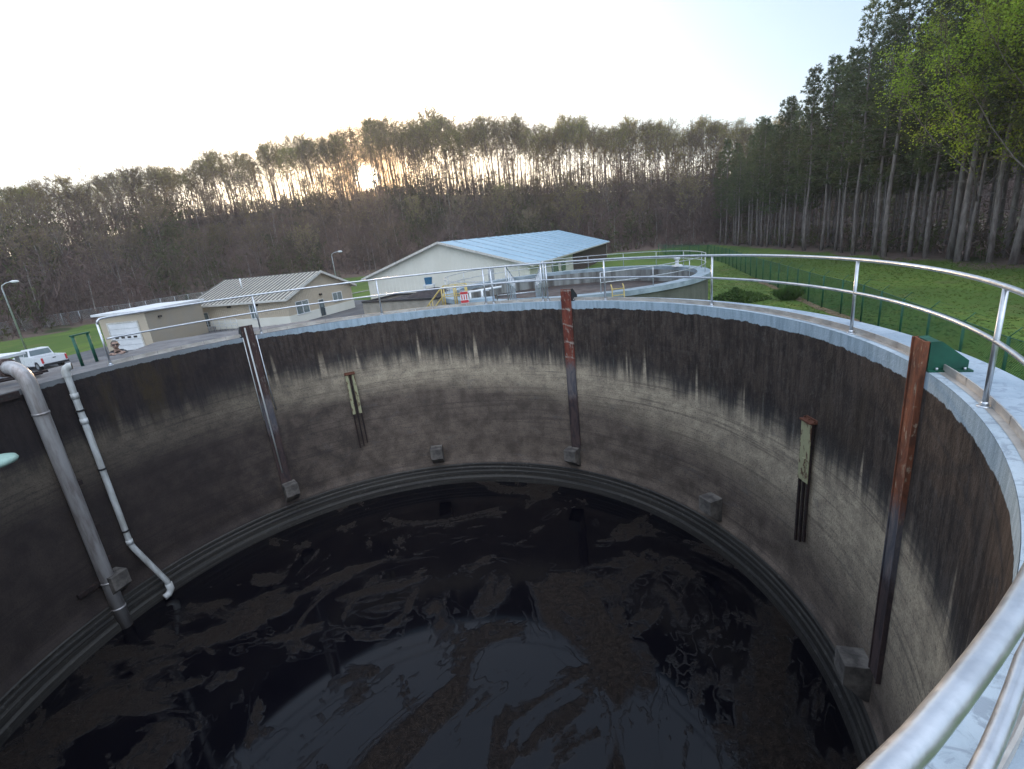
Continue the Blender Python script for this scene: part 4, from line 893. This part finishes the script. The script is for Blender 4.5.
# the rest of the wood reads as one mass: saplings and brush
mb = MB()
for i in range(7500):
    az = -62 + 112 * r.random(); f = r.random(); d0, d1 = table(D0, az), table(D1, az); d = d0 - 1 + (d1 - d0 + 14) * f
    if az > 27 and d < 125: continue
    x, y = d * math.sin(R_(az)), d * math.cos(R_(az)); z = hgt(x, y); h = r.uniform(2.5, 10) * (1 if f < .62 or az < -31 else .35) if f > .05 else r.uniform(.8, 2.5)
    base = Vector((x, y, z)); tp = base + Vector((r.uniform(-.7, .7), r.uniform(-.7, .7), h)); mb.cur = 0
    vdir = Vector((math.sin(R_(az)), math.cos(R_(az)), 0)); mb.cur = 2 if i % 9 == 0 else 0; mb.strip(base, tp, .20 if i % 9 == 0 else .10, vdir); mb.cur = 0
    gcol = 1 if math.sin(az * .55) + math.sin(f * 5 + az * .2) + r.uniform(-1.4, 1.4) > .9 else 0
    for k in range(15):
        u = r.uniform(.2, 1); s = base.lerp(tp, u); e = s + Vector((r.uniform(-1, 1), r.uniform(-1, 1), r.uniform(.3, 1.2))) * h * .22; mb.cur = 0; mb.strip(s, e, .07, rv(r)); mb.cur = gcol
        for _ in range(2):
            e2 = s.lerp(e, r.random()) + rv(r, h * .12); mb.strip(e, e2, .22 if gcol else .13, rv(r))
for i in range(750):      # slim poles between the tall trees
    az = -54 + 84 * r.random(); d1 = table(D1, az); d = d1 + r.uniform(-14, 12); x, y = d * math.sin(R_(az)), d * math.cos(R_(az)); h = table(HT, az) * r.uniform(.5, .85)
    if abs(az + 12.85) < .7: h *= .5
    b = Vector((x, y, hgt(x, y))); tp = b + Vector((r.uniform(-1.2, 1.2), r.uniform(-1, 1), h)); mb.cur = 0; mb.strip(b, tp, .26, Vector((math.sin(R_(az)), math.cos(R_(az)), 0)))
    for k in range(14):
        q = b.lerp(tp, r.uniform(.45, 1)); e = q + Vector((r.uniform(-1, 1), r.uniform(-1, 1), r.uniform(.4, 1.3))) * h * .09; mb.strip(q, e, .07, rv(r)); mb.cur = 1 if r.random() < .4 else 0; mb.strip(e, e + rv(r, .7), .12, rv(r)); mb.cur = 0
wd = mb.build('woodland_brush', [M['brush'], M['under'], M['barkpale']]); tag(wd, 'mass of brown saplings and brush covering the hillside', 'undergrowth', None, 'stuff')

# pines
def pine_proto(seed, H, low=.38, dens=1.0):
    r = random.Random(seed); T = MB(); T.smooth = True; C = MB()
    n = 8; pts = [Vector((math.sin(i * 1.3 + seed) * .12, math.cos(i + seed) * .12, H * i / n - .3 * (i == 0))) for i in range(n + 1)]
    T.tube(pts, [H * .0076 * (1 - .9 * i / n) + (.06 if i == 0 else 0) for i in range(n + 1)], 8)
    z = H * .12
    while z < H * low:      # dead stubs
        a = r.uniform(0, 6.28); L = r.uniform(.5, 2.0); c = pts[int(z / H * n)]; s = Vector((c.x, c.y, z)); T.tube([s, s + Vector((math.cos(a) * L, math.sin(a) * L, r.uniform(-.25, .2) * L))], [.03, .008], 3, False); z += r.uniform(.25, .7)
    z = H * low
    while z < H * .985:
        f = (z / H - low) / (1 - low); Lm = (H * .115) * (1 - f) ** .75 * (.55 + .45 * min(1, f * 6)) + .35; nb = r.choice((3, 4, 5, 5))
        if r.random() < .12: nb = 1
        a0 = r.uniform(0, 6.28)
        for b in range(nb):
            a = a0 + b * 6.28 / nb + r.uniform(-.4, .4); L = Lm * r.uniform(.55, 1.2); lift = r.uniform(-.05, .25) + f * .5; c = pts[min(n - 1, int(z / H * n))]; s = Vector((c.x, c.y, z))
            mid = s + Vector((math.cos(a), math.sin(a), lift * .6)) * L * .55; e = s + Vector((math.cos(a), math.sin(a), lift + .1)) * L
            T.tube([s, mid, e], [.035 * (1 - f * .6), .02, .008], 3, False)
            ncl = int((4 + L * 2.2) * dens)
            for k in range(ncl):
                u = r.uniform(.35, 1.02); q = (s.lerp(mid, u / .55) if u < .55 else mid.lerp(e, min(1.05, (u - .55) / .45))) + Vector((r.uniform(-1, 1), r.uniform(-1, 1), r.uniform(-.3, .5))) * L * .16
                for _ in range(9):
                    dd = (rv(r) + Vector((math.cos(a) * .5, math.sin(a) * .5, .35))).normalized(); C.strip(q, q + dd * r.uniform(.22, .42), .085, rv(r))
        z += r.uniform(.45, .85) * (1.05 - f * .5)
    return T, C
r = random.Random(5)
for k in range(6):
    T, C = pine_proto(90 + k, 28, (.34,.40,.30,.44,.36,.32)[k], (1.0,.85,1.1,.8,1,1)[k])
    PROTO['pine%d' % k] = make_tree(k, 'pine_tree', 'tall straight dark pine in the plantation along the right lawn', 'pine tree', 'pines of the right plantation', 'pinebark', ('needle',), T, C)
cnt = 0
for row in range(8):
    y = 24 + r.uniform(0, 2)
    while y < 126:
        st = 2.9 if row < 3 else 4.3
        x = edgex(y) + row * 3.9 + r.uniform(-.9, .9) + (.0 if row else r.uniform(-.3, .3)); d = math.hypot(x, y)
        H = float(np.interp(d, [50, 68, 78, 90, 110, 130], [34, 34, 30, 26, 22.5, 21.5])) * r.uniform(.86, 1.08)
        if cnt < 280 and not (row > 5 and y > 95): place('pine%d' % r.randrange(6), (x, y, hgt(x, y)), r.uniform(0, 6.28), (H / 28 * r.uniform(.9, 1.15), H / 28 * r.uniform(.9, 1.15), H / 28)); cnt += 1
        y += st * r.uniform(.75, 1.3)
# leaning out at the edge: two isolated wide spreading budding pines are not in view; fresh-leaved trees stand before the plantation
for k in range(3):
    T, C = tree_proto(130 + k, 24, (-.04,.03,.0)[k], 1.35, 6.5, .24, .19, bark='pinebark', leafsize=.19, r0=.008, tw=.03)
    PROTO['fresh%d' % k] = make_tree(k, 'leafy_tree', 'slender tree with fresh yellow green leaves at the plantation edge', 'tree', 'fresh leaved trees before the pines', 'pinebark', ('twig', 'fresh'), T, C)
for i, (x, y, s) in enumerate(((46.0, 42.5, 1.12), (46.5, 39.5, 1.2), (47.0, 50.0, 1.05), (46.5, 35.5, 1.1), (50.5, 47, 1.1), (52, 40, 1.15))):
    place('fresh%d' % (i % 3), (x, y, hgt(x, y)), i * 1.7, s)
# understorey within the pines
mb = MB()
for i in range(1500):
    y = r.uniform(20, 135); x = edgex(y) + 1 + abs(r.gauss(0, 1)) * 16; z = hgt(x, y); h = r.uniform(.6, 3.2) if r.random() < .8 else r.uniform(3, 7); b = Vector((x, y, z)); mb.cur = 0; mb.strip(b, b + Vector((r.uniform(-.4,.4), r.uniform(-.4,.4), h)), .06, (0,1,0))
    mb.cur = 1 if r.random() < .5 else 0
    for k in range(16): q = b + Vector((r.gauss(0, .35) * h * .5, r.gauss(0, .35) * h * .5, h * r.uniform(.2, 1.05))); mb.strip(q, q + rv(r, .5), .14, rv(r))
tag(mb.build('forest_undergrowth', [M['brush'], M['under']]), 'mass of dark green and brown undergrowth between the pine trunks', 'undergrowth', None, 'stuff')
# shrubs by the second tank
def shrub(x, y, w, h, label, n=2600, m='shrub', seed=1, tall=False):
    r = random.Random(seed); mb = MB()
    for k in range(n):
        a = r.uniform(0, 6.28); q = math.sqrt(r.random()); zz = r.random(); env = (1 - zz ** 2.2) if not tall else (.4 + .6 * zz)
        c = Vector((math.cos(a) * q * w * env * (1 + .25 * math.sin(a * 3 + seed)), math.sin(a) * q * w * .7 * env, h * zz * (1 + .2 * math.sin(a * 2)))); dd = rv(r).normalized()
        if tall: dd = (dd * .4 + Vector((0, 0, 1))).normalized()
        mb.strip(c, c + dd * (.22 if not tall else .45), .09 if not tall else .05, rv(r))
    o = mb.build('shrub' if not tall else 'grass_clump', M[m], None, (x, y, hgt(x, y))); tag(o, label, 'shrub' if not tall else 'grass clump')
shrub(20.3, 43.2, 2.6, .95, 'low dark green shrub on the lawn right of the second tank', 5200, 'shrub', 3)
shrub(24.0, 41.2, 1.3, .65, 'clump of long grass by the foot of the green fence', 2600, 'shrub', 5, True)
# grass tufts on the near lawn
mb = MB()
for i in range(16000):
    x = r.uniform(9, 46); y = r.uniform(10, 75); 
    if math.hypot(x - C2[0], y - C2[1]) < 9.3: continue
    z = hgt(x, y); h = r.uniform(.03, .10) + (.12 if x > edgex(y) - 9 and r.random() < .3 else 0); b = Vector((x, y, z))
    for k in range(3): mb.strip(b + Vector((r.uniform(-.1,.1), r.uniform(-.1,.1), 0)), b + Vector((r.uniform(-.15,.15), r.uniform(-.15,.15), h)), .035, (r.uniform(-1,1), r.uniform(-1,1), 0))
tag(mb.build('grass_tufts', leafmat('grass_blades', (.115,.185,.035), (.12,.165,.045), .15, .4)), 'uneven grass tufts on the right lawn', 'grass', None, 'stuff')

# ------------------------------------------------------------------ air
mb = MB(); mb.box((-2100, -2100, G - 2), (2100, 2100, 62))
hm = bpy.data.materials.new('thin_evening_haze'); hm.use_nodes = True; hm.node_tree.nodes.clear()
ho = hm.node_tree.nodes.new('ShaderNodeOutputMaterial'); hv_ = hm.node_tree.nodes.new('ShaderNodeVolumePrincipled'); hm.node_tree.links.new(hv_.outputs[0], ho.inputs['Volume'])
hv_.inputs['Color'].default_value = (.9, .9, .92, 1); hv_.inputs['Density'].default_value = .00045; hv_.inputs['Anisotropy'].default_value = .55
tag(mb.build('haze', hm), 'thin evening haze veiling the far wood', 'haze', None, 'stuff')
